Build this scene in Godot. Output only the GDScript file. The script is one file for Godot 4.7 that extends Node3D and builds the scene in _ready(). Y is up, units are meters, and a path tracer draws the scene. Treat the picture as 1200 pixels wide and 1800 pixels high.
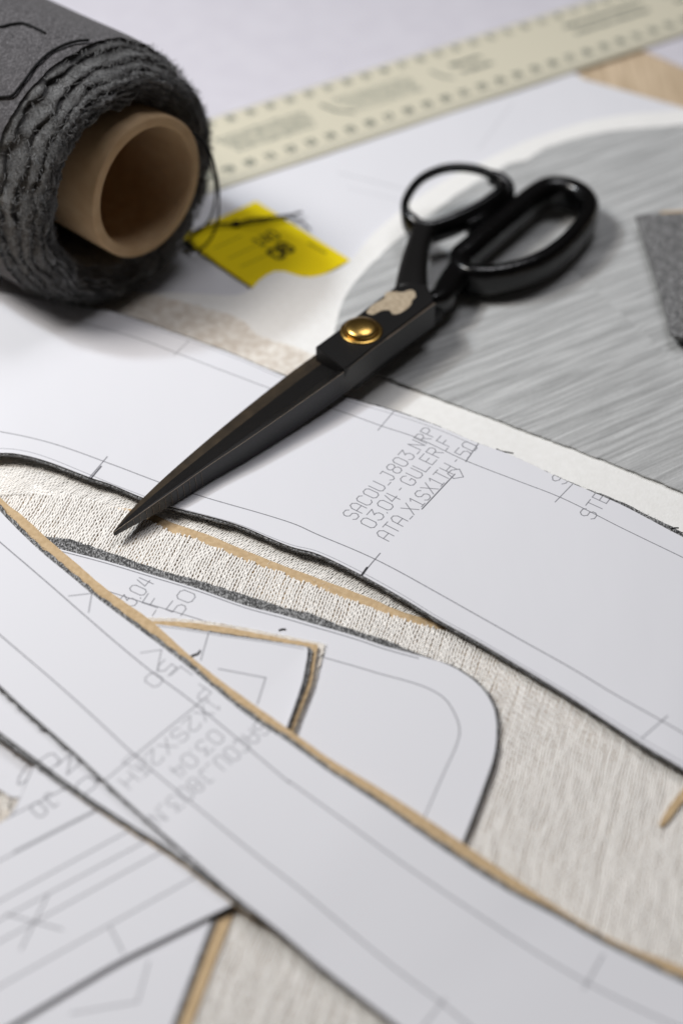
extends Node3D
# Tailor's cutting table: pattern papers over cut cloth, shears, a cloth roll, a ruler and a tag.
# Lengths inside the builders are centimetres; CM turns them into metres.

const CM := 0.01
var M := {}
var rng := RandomNumberGenerator.new()
var wob := FastNoiseLite.new()

func _ready():
	rng.seed = 7
	wob.seed = 3
	wob.frequency = 1.0
	camera_and_light()
	make_materials()
	table_and_sheets()
	interlining()
	pattern_pieces()
	cloth_roll()
	ruler()
	tag()
	shears()
	small_things()

# ------------------------------------------------------------------ camera, light
func camera_and_light():
	var cam := Camera3D.new()
	cam.name = "camera"
	cam.fov = 39.6
	cam.near = 0.02
	cam.far = 20.0
	add_child(cam)
	cam.position = Vector3(0, 33.300, 32.157) * CM
	cam.rotation_degrees = Vector3(-46, 0, 0)
	var at := CameraAttributesPhysical.new()
	at.frustum_focal_length = 50.0
	at.frustum_focus_distance = 0.447
	at.exposure_aperture = 4.5
	cam.attributes = at
	cam.fov = 39.6
	var e := Environment.new()
	e.background_mode = Environment.BG_COLOR
	e.background_color = Color(0.17, 0.16, 0.155)
	e.tonemap_mode = Environment.TONE_MAPPER_LINEAR
	e.tonemap_exposure = 1.24
	e.sdfgi_enabled = true
	e.ssao_enabled = true
	e.ssil_enabled = true
	var we := WorldEnvironment.new()
	we.name = "world_environment"
	we.environment = e
	add_child(we)
	area_light("window_light", Vector3(-0.44, 0.68, -0.10), Vector3(-0.03, 0, -0.08), Vector2(0.23, 0.23), 0.355, Color(1.0, 0.98, 0.96))
	area_light("lamp_light", Vector3(-0.48, 0.68, -0.22), Vector3(-0.03, 0, -0.08), Vector2(0.05, 0.05), 0.17, Color(0.91, 0.955, 1.0))
	area_light("ceiling_light", Vector3(0.17, 0.86, -0.34), Vector3(0, 0, -0.08), Vector2(0.34, 0.34), 0.20, Color(0.98, 0.98, 1.0))

func area_light(called: String, pos: Vector3, target: Vector3, size: Vector2, energy: float, tint: Color):
	var l := AreaLight3D.new()
	l.name = called
	l.area_size = size
	l.light_energy = energy
	l.light_color = tint
	l.shadow_enabled = true
	l.area_range = 6.0
	add_child(l)
	l.look_at_from_position(pos, target)

# ------------------------------------------------------------------ helpers
func v3(a: Array) -> PackedVector3Array:
	var o := PackedVector3Array()
	for i in range(0, a.size(), 3):
		o.append(Vector3(a[i], a[i + 1], a[i + 2]))
	return o

func smooth_line(p: PackedVector3Array, per := 8, closed := false) -> PackedVector3Array:
	var o := PackedVector3Array()
	var n := p.size()
	var last := n if closed else n - 1
	for i in last:
		var a := p[(i - 1 + n) % n] if closed or i > 0 else p[0] * 2.0 - p[1]
		var b := p[i]
		var c := p[(i + 1) % n]
		var d := p[(i + 2) % n] if closed or i < n - 2 else p[n - 1] * 2.0 - p[n - 2]
		for k in per:
			o.append(b.cubic_interpolate(c, a, d, float(k) / per))
	if not closed:
		o.append(p[n - 1])
	return o

func resample(p: PackedVector3Array, n: int) -> PackedVector3Array:
	var cum := PackedFloat32Array([0.0])
	for i in range(1, p.size()):
		cum.append(cum[i - 1] + p[i].distance_to(p[i - 1]))
	var o := PackedVector3Array()
	var k := 0
	for i in n:
		var t: float = cum[-1] * i / (n - 1)
		while k < p.size() - 2 and cum[k + 1] < t:
			k += 1
		var f: float = clampf((t - cum[k]) / maxf(cum[k + 1] - cum[k], 1e-6), 0, 1)
		o.append(p[k].lerp(p[k + 1], f))
	return o

# corners counter-clockwise seen from outside
func quad(st: SurfaceTool, a: Vector3, b: Vector3, c: Vector3, d: Vector3):
	st.add_vertex(a * CM); st.add_vertex(c * CM); st.add_vertex(b * CM)
	st.add_vertex(a * CM); st.add_vertex(d * CM); st.add_vertex(c * CM)

func tri(st: SurfaceTool, a: Vector3, b: Vector3, c: Vector3):
	st.add_vertex(a * CM); st.add_vertex(c * CM); st.add_vertex(b * CM)

func start() -> SurfaceTool:
	var st := SurfaceTool.new()
	st.begin(Mesh.PRIMITIVE_TRIANGLES)
	return st

func finish(called: String, st: SurfaceTool, mat: Material, parent: Node) -> MeshInstance3D:
	st.generate_normals()
	return put(called, st.commit(), mat, parent)

func put(called: String, mesh: Mesh, mat: Material, parent: Node) -> MeshInstance3D:
	var o := MeshInstance3D.new()
	o.name = called
	o.mesh = mesh
	o.material_override = mat
	parent.add_child(o, true)
	return o

func thing(called: String, label: String, category: String, group := "") -> Node3D:
	var o := Node3D.new()
	o.name = called
	add_child(o, true)
	return meta(o, label, category, group)

func meta(o: Node3D, label: String, category: String, group := "") -> Node3D:
	o.set_meta("label", label)
	o.set_meta("category", category)
	if group != "":
		o.set_meta("group", group)
	return o

func structure(o: Node3D):
	o.set_meta("kind", "structure")

func stuff(o: Node3D):
	o.set_meta("kind", "stuff")

# A thin sheet between an upper (far) edge and a lower (near) edge, both running left to right.
# opt: mid (height of the middle), thick, nu, nv, wave (height of slow undulation), ragged (edge wobble), box (uv frame), turn (uv direction), per (curve smoothing)
func sheet_mesh(e0: Array, e1: Array, opt := {}) -> ArrayMesh:
	var nu: int = opt.get("nu", 90)
	var nv: int = opt.get("nv", 14)
	var thick: float = opt.get("thick", 0.03)
	var wave: float = opt.get("wave", 0.02)
	var ragged: float = opt.get("ragged", 0.0)
	var seed_at: float = opt.get("seed", 0.0)
	var box: Rect2 = opt.get("box", Rect2(0, 0, 1, 1))
	var per: int = opt.get("per", 8)
	var a := resample(smooth_line(v3(e0), per), nu + 1)
	var b := resample(smooth_line(v3(e1), per), nu + 1)
	if ragged > 0.0:
		for i in nu + 1:
			a[i] += Vector3(wob.get_noise_2d(i * 0.37 + seed_at, 5.0), 0, wob.get_noise_2d(i * 0.41, 9.0 + seed_at)) * ragged
			b[i] += Vector3(wob.get_noise_2d(i * 0.37 + seed_at, 15.0), 0, wob.get_noise_2d(i * 0.41, 19.0 + seed_at)) * ragged
	var g := []
	for j in nv + 1:
		var v := float(j) / nv
		# rows crowd towards the edges, where the sheet bends
		v = v * v * (3.0 - 2.0 * v)
		var w0 := pow(1.0 - v, 3.0)
		var w1 := pow(v, 3.0)
		var row := PackedVector3Array()
		for i in nu + 1:
			var p := a[i].lerp(b[i], v)
			var mid: float = opt.get("mid", (a[i].y + b[i].y) * 0.5)
			p.y = a[i].y * w0 + b[i].y * w1 + mid * (1.0 - w0 - w1)
			p.y += wave * wob.get_noise_2d(p.x * 0.16 + seed_at, p.z * 0.16)
			row.append(p)
		g.append(row)
	var st := start()
	var down := Vector3(0, -thick, 0)
	var turn: float = opt.get("turn", 0.0)
	var uv := func(p: Vector3): return Vector2((p.x - box.position.x) / box.size.x, (p.z - box.position.y) / box.size.y) if turn == 0.0 else Vector2(p.x * cos(turn) - p.z * sin(turn), p.x * sin(turn) + p.z * cos(turn)) / box.size.x
	for layer in 2:
		st.set_smooth_group(layer)
		for j in nv:
			for i in nu:
				var q := [g[j][i], g[j + 1][i], g[j + 1][i + 1], g[j][i + 1]]
				if layer == 1:
					q = [g[j][i] + down, g[j][i + 1] + down, g[j + 1][i + 1] + down, g[j + 1][i] + down]
				for k in [0, 2, 1, 0, 3, 2]:
					st.set_uv(uv.call(q[k]))
					st.add_vertex(q[k] * CM)
	st.set_smooth_group(2)
	var rim := PackedVector3Array()
	for i in nu + 1: rim.append(g[nv][i])
	for j in range(nv - 1, -1, -1): rim.append(g[j][nu])
	for i in range(nu - 1, -1, -1): rim.append(g[0][i])
	for j in range(1, nv): rim.append(g[j][0])
	for i in rim.size():
		var p := rim[i]
		var q := rim[(i + 1) % rim.size()]
		for r in [p, q, p + down, q, q + down, p + down]:
			st.set_uv(uv.call(r))
			st.add_vertex(r * CM)
	st.generate_normals()
	return st.commit()

# flat slab with a free outline, counter-clockwise or clockwise alike
func slab(called: String, outline: PackedVector3Array, top: float, bottom: float, mat: Material, parent: Node, bevel := 0.0) -> MeshInstance3D:
	var flat := PackedVector2Array()
	for p in outline: flat.append(Vector2(p.x, p.z))
	if not Geometry2D.is_polygon_clockwise(flat):
		flat.reverse()
	# is_polygon_clockwise works with y down, as z is here seen from above: clockwise = as seen from above
	var inner := flat
	if bevel > 0.0:
		inner = PackedVector2Array()
		var n := flat.size()
		for i in n:
			var d0 := (flat[i] - flat[(i - 1 + n) % n]).normalized()
			var d1 := (flat[(i + 1) % n] - flat[i]).normalized()
			var m := (d0.orthogonal() + d1.orthogonal()).normalized()
			var t := flat[i] - m * bevel
			if not Geometry2D.is_point_in_polygon(t, flat): t = flat[i] + m * bevel
			inner.append(t)
	var st := start()
	var ix := Geometry2D.triangulate_polygon(inner)
	st.set_smooth_group(-1)
	for k in range(0, ix.size(), 3):
		var a := inner[ix[k]]; var b := inner[ix[k + 1]]; var c := inner[ix[k + 2]]
		var cw := (b - a).cross(c - a) > 0.0
		var t := [Vector3(a.x, top, a.y), Vector3(b.x, top, b.y), Vector3(c.x, top, c.y)]
		if not cw: t = [t[0], t[2], t[1]]
		for p in t: st.add_vertex(p * CM)
		for p in [t[0], t[2], t[1]]: st.add_vertex(Vector3(p.x, bottom, p.z) * CM)
	var n := flat.size()
	for i in n:
		var a := flat[i]; var b := flat[(i + 1) % n]
		var ia := inner[i]; var ib := inner[(i + 1) % n]
		var cw := Geometry2D.is_polygon_clockwise(flat)
		var y := top - bevel
		var q := [Vector3(a.x, y, a.y), Vector3(b.x, y, b.y), Vector3(b.x, bottom, b.y), Vector3(a.x, bottom, a.y)]
		var r := [Vector3(ia.x, top, ia.y), Vector3(ib.x, top, ib.y), Vector3(b.x, y, b.y), Vector3(a.x, y, a.y)]
		# outward test
		var mid := (a + b) * 0.5
		var out := Vector2(b.y - a.y, a.x - b.x).normalized()
		var outside := not Geometry2D.is_point_in_polygon(mid + out * 0.002, flat)
		for f in ([q, r] if bevel > 0.0 else [q]):
			var nn: Vector3 = (f[1] - f[0]).cross(f[2] - f[0])
			var want := Vector3(out.x, 0.3, out.y) if outside else Vector3(-out.x, 0.3, -out.y)
			if nn.dot(want) > 0.0: quad(st, f[0], f[1], f[2], f[3])
			else: quad(st, f[0], f[3], f[2], f[1])
	return finish(called, st, mat, parent)

# a tube along a line; wide and high are half sizes (numbers or one per point), upright sections
func tube_mesh(p: PackedVector3Array, wide, high, sides := 8, closed := false, power := 1.0) -> ArrayMesh:
	var n := p.size()
	var V := PackedVector3Array()
	var N := PackedVector3Array()
	var I := PackedInt32Array()
	for i in n:
		var t := (p[(i + 1) % n] - p[(i - 1 + n) % n]) if closed else (p[mini(i + 1, n - 1)] - p[maxi(i - 1, 0)])
		t = t.normalized()
		var up := Vector3.UP if absf(t.y) < 0.95 else Vector3.RIGHT
		var side := t.cross(up).normalized()
		up = side.cross(t).normalized()
		var w: float = wide[i] if wide is Array or wide is PackedFloat32Array else wide
		var h: float = high[i] if high is Array or high is PackedFloat32Array else high
		for k in sides:
			var a := TAU * k / sides
			var ca := signf(cos(a)) * pow(absf(cos(a)), power)
			var sa := signf(sin(a)) * pow(absf(sin(a)), power)
			V.append((p[i] + side * ca * w + up * sa * h) * CM)
			N.append((side * cos(a) / maxf(w, 1e-4) + up * sin(a) / maxf(h, 1e-4)).normalized())
	for i in (n if closed else n - 1):
		var j := (i + 1) % n
		for k in sides:
			var m := (k + 1) % sides
			# outside seen clockwise
			I.append_array([i * sides + k, i * sides + m, j * sides + k, i * sides + m, j * sides + m, j * sides + k])
	if not closed:
		for e in [0, n - 1]:
			var c := V.size()
			V.append(p[e] * CM)
			N.append((p[0] - p[1]).normalized() if e == 0 else (p[n - 1] - p[n - 2]).normalized())
			for k in sides:
				var m := (k + 1) % sides
				if e == 0: I.append_array([c, e * sides + m, e * sides + k])
				else: I.append_array([c, e * sides + k, e * sides + m])
	var arr := []
	arr.resize(Mesh.ARRAY_MAX)
	arr[Mesh.ARRAY_VERTEX] = V
	arr[Mesh.ARRAY_NORMAL] = N
	arr[Mesh.ARRAY_INDEX] = I
	var am := ArrayMesh.new()
	am.add_surface_from_arrays(Mesh.PRIMITIVE_TRIANGLES, arr)
	return am

# many fine hairs collected in one mesh
class Hairs:
	var V := PackedVector3Array()
	var N := PackedVector3Array()
	var I := PackedInt32Array()
	func add(p: PackedVector3Array, r0: float, r1: float, sides := 3):
		var n := p.size()
		var first := V.size()
		for i in n:
			var t := (p[mini(i + 1, n - 1)] - p[maxi(i - 1, 0)]).normalized()
			var up := Vector3.UP if absf(t.y) < 0.9 else Vector3.RIGHT
			var side := t.cross(up).normalized()
			up = side.cross(t)
			var r := lerpf(r0, r1, float(i) / (n - 1))
			for k in sides:
				var a := TAU * k / sides + 0.5
				var d := side * cos(a) + up * sin(a)
				V.append((p[i] + d * r) * 0.01)
				N.append(d)
		for i in n - 1:
			for k in sides:
				var m := (k + 1) % sides
				var a := first + i * sides
				var b := a + sides
				I.append(a + k); I.append(a + m); I.append(b + k)
				I.append(a + m); I.append(b + m); I.append(b + k)
	func mesh() -> ArrayMesh:
		var arr := []
		arr.resize(Mesh.ARRAY_MAX)
		arr[Mesh.ARRAY_VERTEX] = V
		arr[Mesh.ARRAY_NORMAL] = N
		arr[Mesh.ARRAY_INDEX] = I
		var am := ArrayMesh.new()
		am.add_surface_from_arrays(Mesh.PRIMITIVE_TRIANGLES, arr)
		return am

# loose fibres standing out of a cut edge
func fray(parent: Node3D, line: Array, side: float, per_cm: float, long: float, mat: Material, r := 0.006, called := "frayed_fibres"):
	var p := smooth_line(v3(line), 6)
	var total := 0.0
	for i in range(1, p.size()): total += p[i].distance_to(p[i - 1])
	var n := int(total * per_cm)
	var q := resample(p, maxi(n, 2))
	var h := Hairs.new()
	for i in q.size():
		var t := (q[mini(i + 1, q.size() - 1)] - q[maxi(i - 1, 0)]).normalized()
		var out := Vector3(t.z, 0, -t.x) * side
		var dir := (out + t * rng.randf_range(-1.3, 1.3) + Vector3.UP * rng.randf_range(-0.5, 0.5)).normalized()
		var l := long * rng.randf_range(0.25, 1.0) * (1.8 if rng.randf() < 0.06 else 1.0)
		var bend := Vector3(rng.randf_range(-1, 1), rng.randf_range(-0.7, 0.5), rng.randf_range(-1, 1)) * 0.35
		var s := q[i] - out * 0.04 + Vector3(0, rng.randf_range(-0.05, 0.0), 0) + t * rng.randf_range(-0.1, 0.1)
		h.add(PackedVector3Array([s, s + dir * l * 0.35, s + (dir + bend * 0.6).normalized() * l * 0.7, s + (dir + bend * 1.4).normalized() * l]), r, r * 0.5)
	var o := put(called, h.mesh(), mat, parent)
	stuff(o)

# ------------------------------------------------------------------ materials
func mat(c: Color, rough := 0.9, extra := {}) -> StandardMaterial3D:
	var m := StandardMaterial3D.new()
	m.albedo_color = c
	m.roughness = rough
	m.metallic_specular = extra.get("spec", 0.35)
	m.metallic = extra.get("metal", 0.0)
	if extra.has("tex"):
		m.albedo_texture = extra.tex
	if extra.has("bump"):
		m.heightmap_enabled = true
		m.heightmap_texture = extra.bump
		m.heightmap_scale = extra.get("bump_cm", 0.02)
	if extra.has("tile"):
		m.uv1_triplanar = true
		m.uv1_world_triplanar = true
		m.uv1_scale = Vector3.ONE / (extra.tile * CM)
	if extra.has("sheen"):
		m.rim_enabled = true
		m.rim = extra.sheen
		m.rim_tint = 0.5
	return m

func noise_tex(freq: float, lo: Color, hi: Color, seed_at: int, size := 512, octaves := 4) -> NoiseTexture2D:
	var n := FastNoiseLite.new()
	n.seed = seed_at
	n.frequency = freq
	n.fractal_octaves = octaves
	var t := NoiseTexture2D.new()
	t.width = size; t.height = size
	t.seamless = true
	t.noise = n
	var g := Gradient.new()
	g.set_color(0, lo); g.set_color(1, hi)
	t.color_ramp = g
	return t

# threads of a twill, each with its own tone: flecked wool
func twill_image(size: int, run: int, wide: int, dark: float, light: float, seed_at: int, tint: Vector3) -> Image:
	var r := RandomNumberGenerator.new()
	r.seed = seed_at
	var img := Image.create(size, size, false, Image.FORMAT_RGB8)
	var cells := size / wide
	var tone := []
	for i in cells * (size / run + 2): tone.append(pow(r.randf(), 1.4))
	for y in size:
		for x in size:
			var cx := x / wide
			var cy := (y + cx * 3) / run
			var fx := absf(float(x % wide) / wide - 0.4)
			var fy := absf(float((y + cx * 3) % run) / run - 0.45)
			var k: float = tone[(cx * 131 + (cy % (size / run)) * 17 + cx * (cy % (size / run)) * 7) % tone.size()]
			var v := lerpf(dark, light, k) * (1.15 - 0.7 * fx * fx * 2.0 - 0.5 * fy * fy)
			v += r.randf_range(-0.04, 0.04)
			img.set_pixel(x, y, Color(v * tint.x, v * tint.y, v * tint.z))
	return img

func slub_image() -> Image:
	var n := FastNoiseLite.new(); n.seed = 11; n.frequency = 1.0; n.fractal_octaves = 3
	var m := FastNoiseLite.new(); m.seed = 12; m.frequency = 1.0; m.fractal_octaves = 2
	var r := RandomNumberGenerator.new(); r.seed = 4
	var img := Image.create(768, 1024, false, Image.FORMAT_RGB8)
	for y in 1024:
		var fine := r.randf_range(-1, 1)
		for x in 768:
			var a := n.get_noise_2d(x * 0.0022, y * 0.05)
			var b := m.get_noise_2d(x * 0.007 + 90.0, y * 0.30)
			var v := 0.70 + a * 0.11 + b * 0.10 + fine * 0.02
			v += (0.028 if (x + y) % 3 == 0 else -0.018) + r.randf_range(-0.05, 0.05)
			img.set_pixel(x, y, Color(v, v * 1.005, v * 1.0))
	return img

func tex(img: Image) -> ImageTexture:
	return ImageTexture.create_from_image(img)

func make_materials():
	var wool := tex(twill_image(512, 7, 4, 0.25, 0.70, 21, Vector3(1.0, 1.0, 1.0)))
	M.wool = mat(Color(1, 1, 1), 0.95, {"tex": wool, "tile": 4.2, "bump": wool, "bump_cm": 0.02, "sheen": 0.2, "spec": 0.2})
	M.wool_fibre = mat(Color(0.46, 0.46, 0.465), 0.9, {"spec": 0.2})
	M.kraft = mat(Color(1, 1, 1), 0.88, {"tex": noise_tex(0.05, Color(0.73, 0.625, 0.48), Color(0.84, 0.74, 0.595), 31, 512, 5), "tile": 6.0, "spec": 0.25})
	M.card = mat(Color(1, 1, 1), 0.8, {"tex": noise_tex(0.03, Color(0.70, 0.58, 0.44), Color(0.78, 0.67, 0.53), 33, 256, 3), "tile": 7.0, "spec": 0.3})
	M.cream = mat(Color(0.985, 0.972, 0.95), 0.95, {"spec": 0.15})
	M.cream_weft = mat(Color(0.97, 0.95, 0.92), 0.95, {"spec": 0.15})
	M.gauze = mat(Color(1, 1, 1), 0.95, {"tex": noise_tex(0.02, Color(0.80, 0.755, 0.70), Color(0.95, 0.935, 0.905), 35, 512, 5), "tile": 5.0, "spec": 0.15})
	M.white_cloth = mat(Color(1, 1, 1), 0.92, {"tex": noise_tex(0.03, Color(0.925, 0.92, 0.905), Color(0.955, 0.952, 0.94), 36, 512, 4), "tile": 6.0, "bump": noise_tex(0.09, Color(0, 0, 0), Color(1, 1, 1), 38, 512, 3), "bump_cm": 0.006, "spec": 0.2})
	M.plain_paper = mat(Color(1, 1, 1), 0.85, {"tex": noise_tex(0.015, Color(0.820, 0.808, 0.838), Color(0.845, 0.835, 0.862), 37, 512, 4), "tile": 14.0, "spec": 0.3})
	M.slub = mat(Color(1, 1, 1), 0.95, {"tex": tex(slub_image()), "spec": 0.15})
	M.wood = mat(Color(1, 1, 1), 0.55, {"tex": wood_texture(), "tile": 24.0, "spec": 0.4})
	var rollt := tex(twill_image(256, 5, 3, 0.24, 0.42, 51, Vector3(1.0, 0.98, 1.0)))
	M.roll = mat(Color(1, 1, 1), 0.95, {"tex": rollt, "tile": 3.4, "bump": rollt, "bump_cm": 0.02, "sheen": 0.25, "spec": 0.2})
	M.roll_edge = mat(Color(1, 1, 1), 0.98, {"tex": noise_tex(0.06, Color(0.22, 0.22, 0.22), Color(0.54, 0.54, 0.54), 53, 512, 4), "tile": 3.0, "sheen": 0.3, "spec": 0.15})
	M.roll_fibre = mat(Color(0.42, 0.42, 0.42), 0.9, {"spec": 0.15})
	M.thread = mat(Color(0.075, 0.075, 0.08), 0.85)
	M.black = mat(Color(0.055, 0.050, 0.047), 0.48, {"spec": 0.35, "bump": noise_tex(0.05, Color(0, 0, 0), Color(1, 1, 1), 61, 256, 3), "bump_cm": 0.006, "tile": 2.0})
	M.black_gloss = mat(Color(0.018, 0.018, 0.020), 0.22, {"spec": 0.5, "bump": noise_tex(0.03, Color(0, 0, 0), Color(1, 1, 1), 62, 256, 3), "bump_cm": 0.012, "tile": 3.0})
	M.blade_side = mat(Color(1, 1, 1), 0.42, {"tex": noise_tex(0.08, Color(0.10, 0.10, 0.105), Color(0.17, 0.17, 0.175), 64, 256, 4), "tile": 2.0, "spec": 0.5})
	M.blade_bevel = mat(Color(1, 1, 1), 0.42, {"tex": noise_tex(0.02, Color(0.16, 0.135, 0.105), Color(0.30, 0.255, 0.195), 63, 256, 5), "tile": 4.0, "metal": 0.35, "spec": 0.5})
	M.bare_edge = mat(Color(0.52, 0.47, 0.42), 0.45, {"metal": 0.6})
	M.chip = mat(Color(1, 1, 1), 0.75, {"tex": noise_tex(0.03, Color(0.60, 0.54, 0.45), Color(0.74, 0.68, 0.59), 65, 256, 4), "tile": 2.0})
	M.brass = mat(Color(0.74, 0.60, 0.33), 0.27, {"metal": 1.0, "bump": noise_tex(0.04, Color(0, 0, 0), Color(1, 1, 1), 66, 256, 3), "bump_cm": 0.0015, "tile": 1.5})

func wood_texture() -> ImageTexture:
	var n := FastNoiseLite.new(); n.seed = 71; n.frequency = 1.0
	var img := Image.create(512, 512, false, Image.FORMAT_RGB8)
	for y in 512:
		for x in 512:
			var v := n.get_noise_2d(x * 0.16, y * 0.012) * 0.10 + n.get_noise_2d(x * 0.03, y * 0.006) * 0.06
			img.set_pixel(x, y, Color(0.80 + v, 0.715 + v, 0.60 + v))
	return tex(img)

# ------------------------------------------------------------------ printed plotter lines
const GLYPH := {
	"A": [[0, 0, 0, 4.6, 1.2, 6, 2.8, 6, 4, 4.6, 4, 0], [0, 2.4, 4, 2.4]], "C": [[4, 5, 3, 6, 1, 6, 0, 5, 0, 1, 1, 0, 3, 0, 4, 1]],
	"E": [[4, 6, 0, 6, 0, 0, 4, 0], [0, 3, 3, 3]], "F": [[4, 6, 0, 6, 0, 0], [0, 3, 3, 3]], "G": [[4, 5, 3, 6, 1, 6, 0, 5, 0, 1, 1, 0, 3, 0, 4, 1, 4, 2.6, 2.6, 2.6]],
	"H": [[0, 0, 0, 6], [4, 0, 4, 6], [0, 3, 4, 3]], "J": [[1, 6, 3, 6, 3, 1, 2, 0, 1, 0, 0, 1]], "L": [[0, 6, 0, 0, 4, 0]], "N": [[0, 0, 0, 6, 4, 0, 4, 6]],
	"O": [[1, 0, 0, 1, 0, 5, 1, 6, 3, 6, 4, 5, 4, 1, 3, 0, 1, 0]], "0": [[1, 0, 0, 1, 0, 5, 1, 6, 3, 6, 4, 5, 4, 1, 3, 0, 1, 0]],
	"P": [[0, 0, 0, 6, 3, 6, 4, 5, 4, 4, 3, 3, 0, 3]], "R": [[0, 0, 0, 6, 3, 6, 4, 5, 4, 4, 3, 3, 0, 3], [2, 3, 4, 0]],
	"S": [[4, 5, 3, 6, 1, 6, 0, 5, 0, 4, 1, 3, 3, 3, 4, 2, 4, 1, 3, 0, 1, 0, 0, 1]], "T": [[0, 6, 4, 6], [2, 6, 2, 0]], "U": [[0, 6, 0, 1, 1, 0, 3, 0, 4, 1, 4, 6]],
	"X": [[0, 0, 4, 6], [0, 6, 4, 0]], "1": [[0.6, 5, 2, 6, 2, 0], [0.6, 0, 3.4, 0]], "2": [[0, 5, 1, 6, 3, 6, 4, 5, 4, 4, 0, 0, 4, 0]],
	"3": [[0, 6, 4, 6, 1.8, 3.6, 3, 3.6, 4, 2.6, 4, 1, 3, 0, 1, 0, 0, 1]], "4": [[3, 0, 3, 6], [1.4, 6, 0, 2, 4, 2]], "5": [[4, 6, 0, 6, 0, 3.4, 3, 3.4, 4, 2.4, 4, 1, 3, 0, 0, 0]],
	"6": [[4, 5, 3, 6, 1, 6, 0, 5, 0, 1, 1, 0, 3, 0, 4, 1, 4, 2.4, 3, 3.2, 0, 3.2]], "7": [[0, 6, 4, 6, 1.4, 0]], "9": [[4, 3, 1, 3, 0, 4, 0, 5, 1, 6, 3, 6, 4, 5, 4, 1, 3, 0, 1, 0]],
	"8": [[1, 3.2, 0, 4, 0, 5, 1, 6, 3, 6, 4, 5, 4, 4, 3, 3.2, 1, 3.2, 0, 2.2, 0, 1, 1, 0, 3, 0, 4, 1, 4, 2.2, 3, 3.2]],
	"_": [[0, 0, 2.4, 0]], "-": [[0, 3, 1.6, 3]], ".": [[0.2, 0, 0.5, 0.3]], "/": [[0, 0, 4, 6]], "D": [[0, 0, 0, 6, 3, 6, 4, 5, 4, 1, 3, 0, 0, 0]], "Z": [[0, 6, 4, 6, 0, 0, 4, 0]]}
const ADVANCE := {"_": 3.4, "-": 3.0, ".": 1.8, " ": 2.2, "1": 5.0}

class Print:
	var img: Image
	var box: Rect2
	var scale: float
	func _init(rect: Rect2, per_cm: float, paper: Color, seed_at: int):
		box = rect
		scale = per_cm
		var w := mini(int(rect.size.x * per_cm), 2048)
		var h := mini(int(rect.size.y * per_cm), 2048)
		var n := FastNoiseLite.new()
		n.seed = seed_at
		n.frequency = 0.18
		n.fractal_octaves = 3
		img = n.get_image(w, h, false, false, true)
		img.convert(Image.FORMAT_RGB8)
		img.adjust_bcs(1.0, 0.035, 1.0)
		# mid grey plus a trace of grain: brought up to the paper's own tone
		var tone := Image.create(w, h, false, Image.FORMAT_RGB8)
		tone.fill(paper)
		var veil := Image.create(w, h, false, Image.FORMAT_RGBA8)
		veil.fill(Color(paper.r, paper.g, paper.b, 0.93))
		img.convert(Image.FORMAT_RGBA8)
		img.blend_rect(veil, Rect2i(0, 0, w, h), Vector2i.ZERO)
	func line(a: Vector2, b: Vector2, width_cm: float, ink: Color, strength := 1.0):
		var sx := img.get_width() / box.size.x
		var sy := img.get_height() / box.size.y
		var p := Vector2((a.x - box.position.x) * sx, (a.y - box.position.y) * sy)
		var q := Vector2((b.x - box.position.x) * sx, (b.y - box.position.y) * sy)
		var r := width_cm * sx * 0.5
		var d := q - p
		var l := maxf(d.length(), 0.01)
		var steps := int(l / 0.8) + 1
		var done := {}
		for s in steps + 1:
			var c := p + d * (float(s) / steps)
			var m := int(ceil(r + 1.0))
			for dy in range(-m, m + 1):
				for dx in range(-m, m + 1):
					var x := int(c.x) + dx
					var y := int(c.y) + dy
					if x < 0 or y < 0 or x >= img.get_width() or y >= img.get_height(): continue
					var key := y * 4096 + x
					if done.has(key): continue
					var o := Vector2(x + 0.5, y + 0.5)
					var t := clampf((o - p).dot(d) / (l * l), 0, 1)
					var dist := o.distance_to(p + d * t)
					var k := clampf(r + 0.5 - dist, 0, 1) * strength
					if k > 0.0:
						done[key] = true
						img.set_pixel(x, y, img.get_pixel(x, y).lerp(ink, k))
	func path(a: Array, width_cm: float, ink: Color, strength := 1.0, smooth := false):
		var pts := []
		for i in range(0, a.size(), 3): pts.append(Vector2(a[i], a[i + 2]))
		if smooth and pts.size() > 2:
			var o := []
			for i in pts.size() - 1:
				var p0: Vector2 = pts[i - 1] if i > 0 else pts[0] * 2.0 - pts[1]
				var p3: Vector2 = pts[i + 2] if i + 2 < pts.size() else pts[-1] * 2.0 - pts[-2]
				for k in 8: o.append(pts[i].cubic_interpolate(pts[i + 1], p0, p3, k / 8.0))
			o.append(pts[-1])
			pts = o
		for i in pts.size() - 1: line(pts[i], pts[i + 1], width_cm, ink, strength)

func write(pr: Print, text: String, from_to: Array, high: float, ink: Color, width := 0.028, strength := 0.9):
	var a := Vector2(from_to[0], from_to[2])
	var b := Vector2(from_to[3], from_to[5])
	var d := (b - a).normalized()
	var up := Vector2(d.y, -d.x)
	var total := 0.0
	for ch in text: total += ADVANCE.get(ch, 5.6)
	total -= 1.6
	var ux := a.distance_to(b) / total
	var uy := high / 6.0
	var x := 0.0
	for ch in text:
		for poly in GLYPH.get(ch, []):
			for i in range(0, poly.size() - 2, 2):
				pr.line(a + d * (x + poly[i]) * ux + up * poly[i + 1] * uy, a + d * (x + poly[i + 2]) * ux + up * poly[i + 3] * uy, width, ink, strength)
		x += ADVANCE.get(ch, 5.6)

func bounds(arrays: Array) -> Rect2:
	var r := Rect2()
	var first := true
	for a in arrays:
		for i in range(0, a.size(), 3):
			var p := Vector2(a[i], a[i + 2])
			if first: r = Rect2(p, Vector2.ZERO); first = false
			else: r = r.expand(p)
	return r.grow(0.5)

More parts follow.
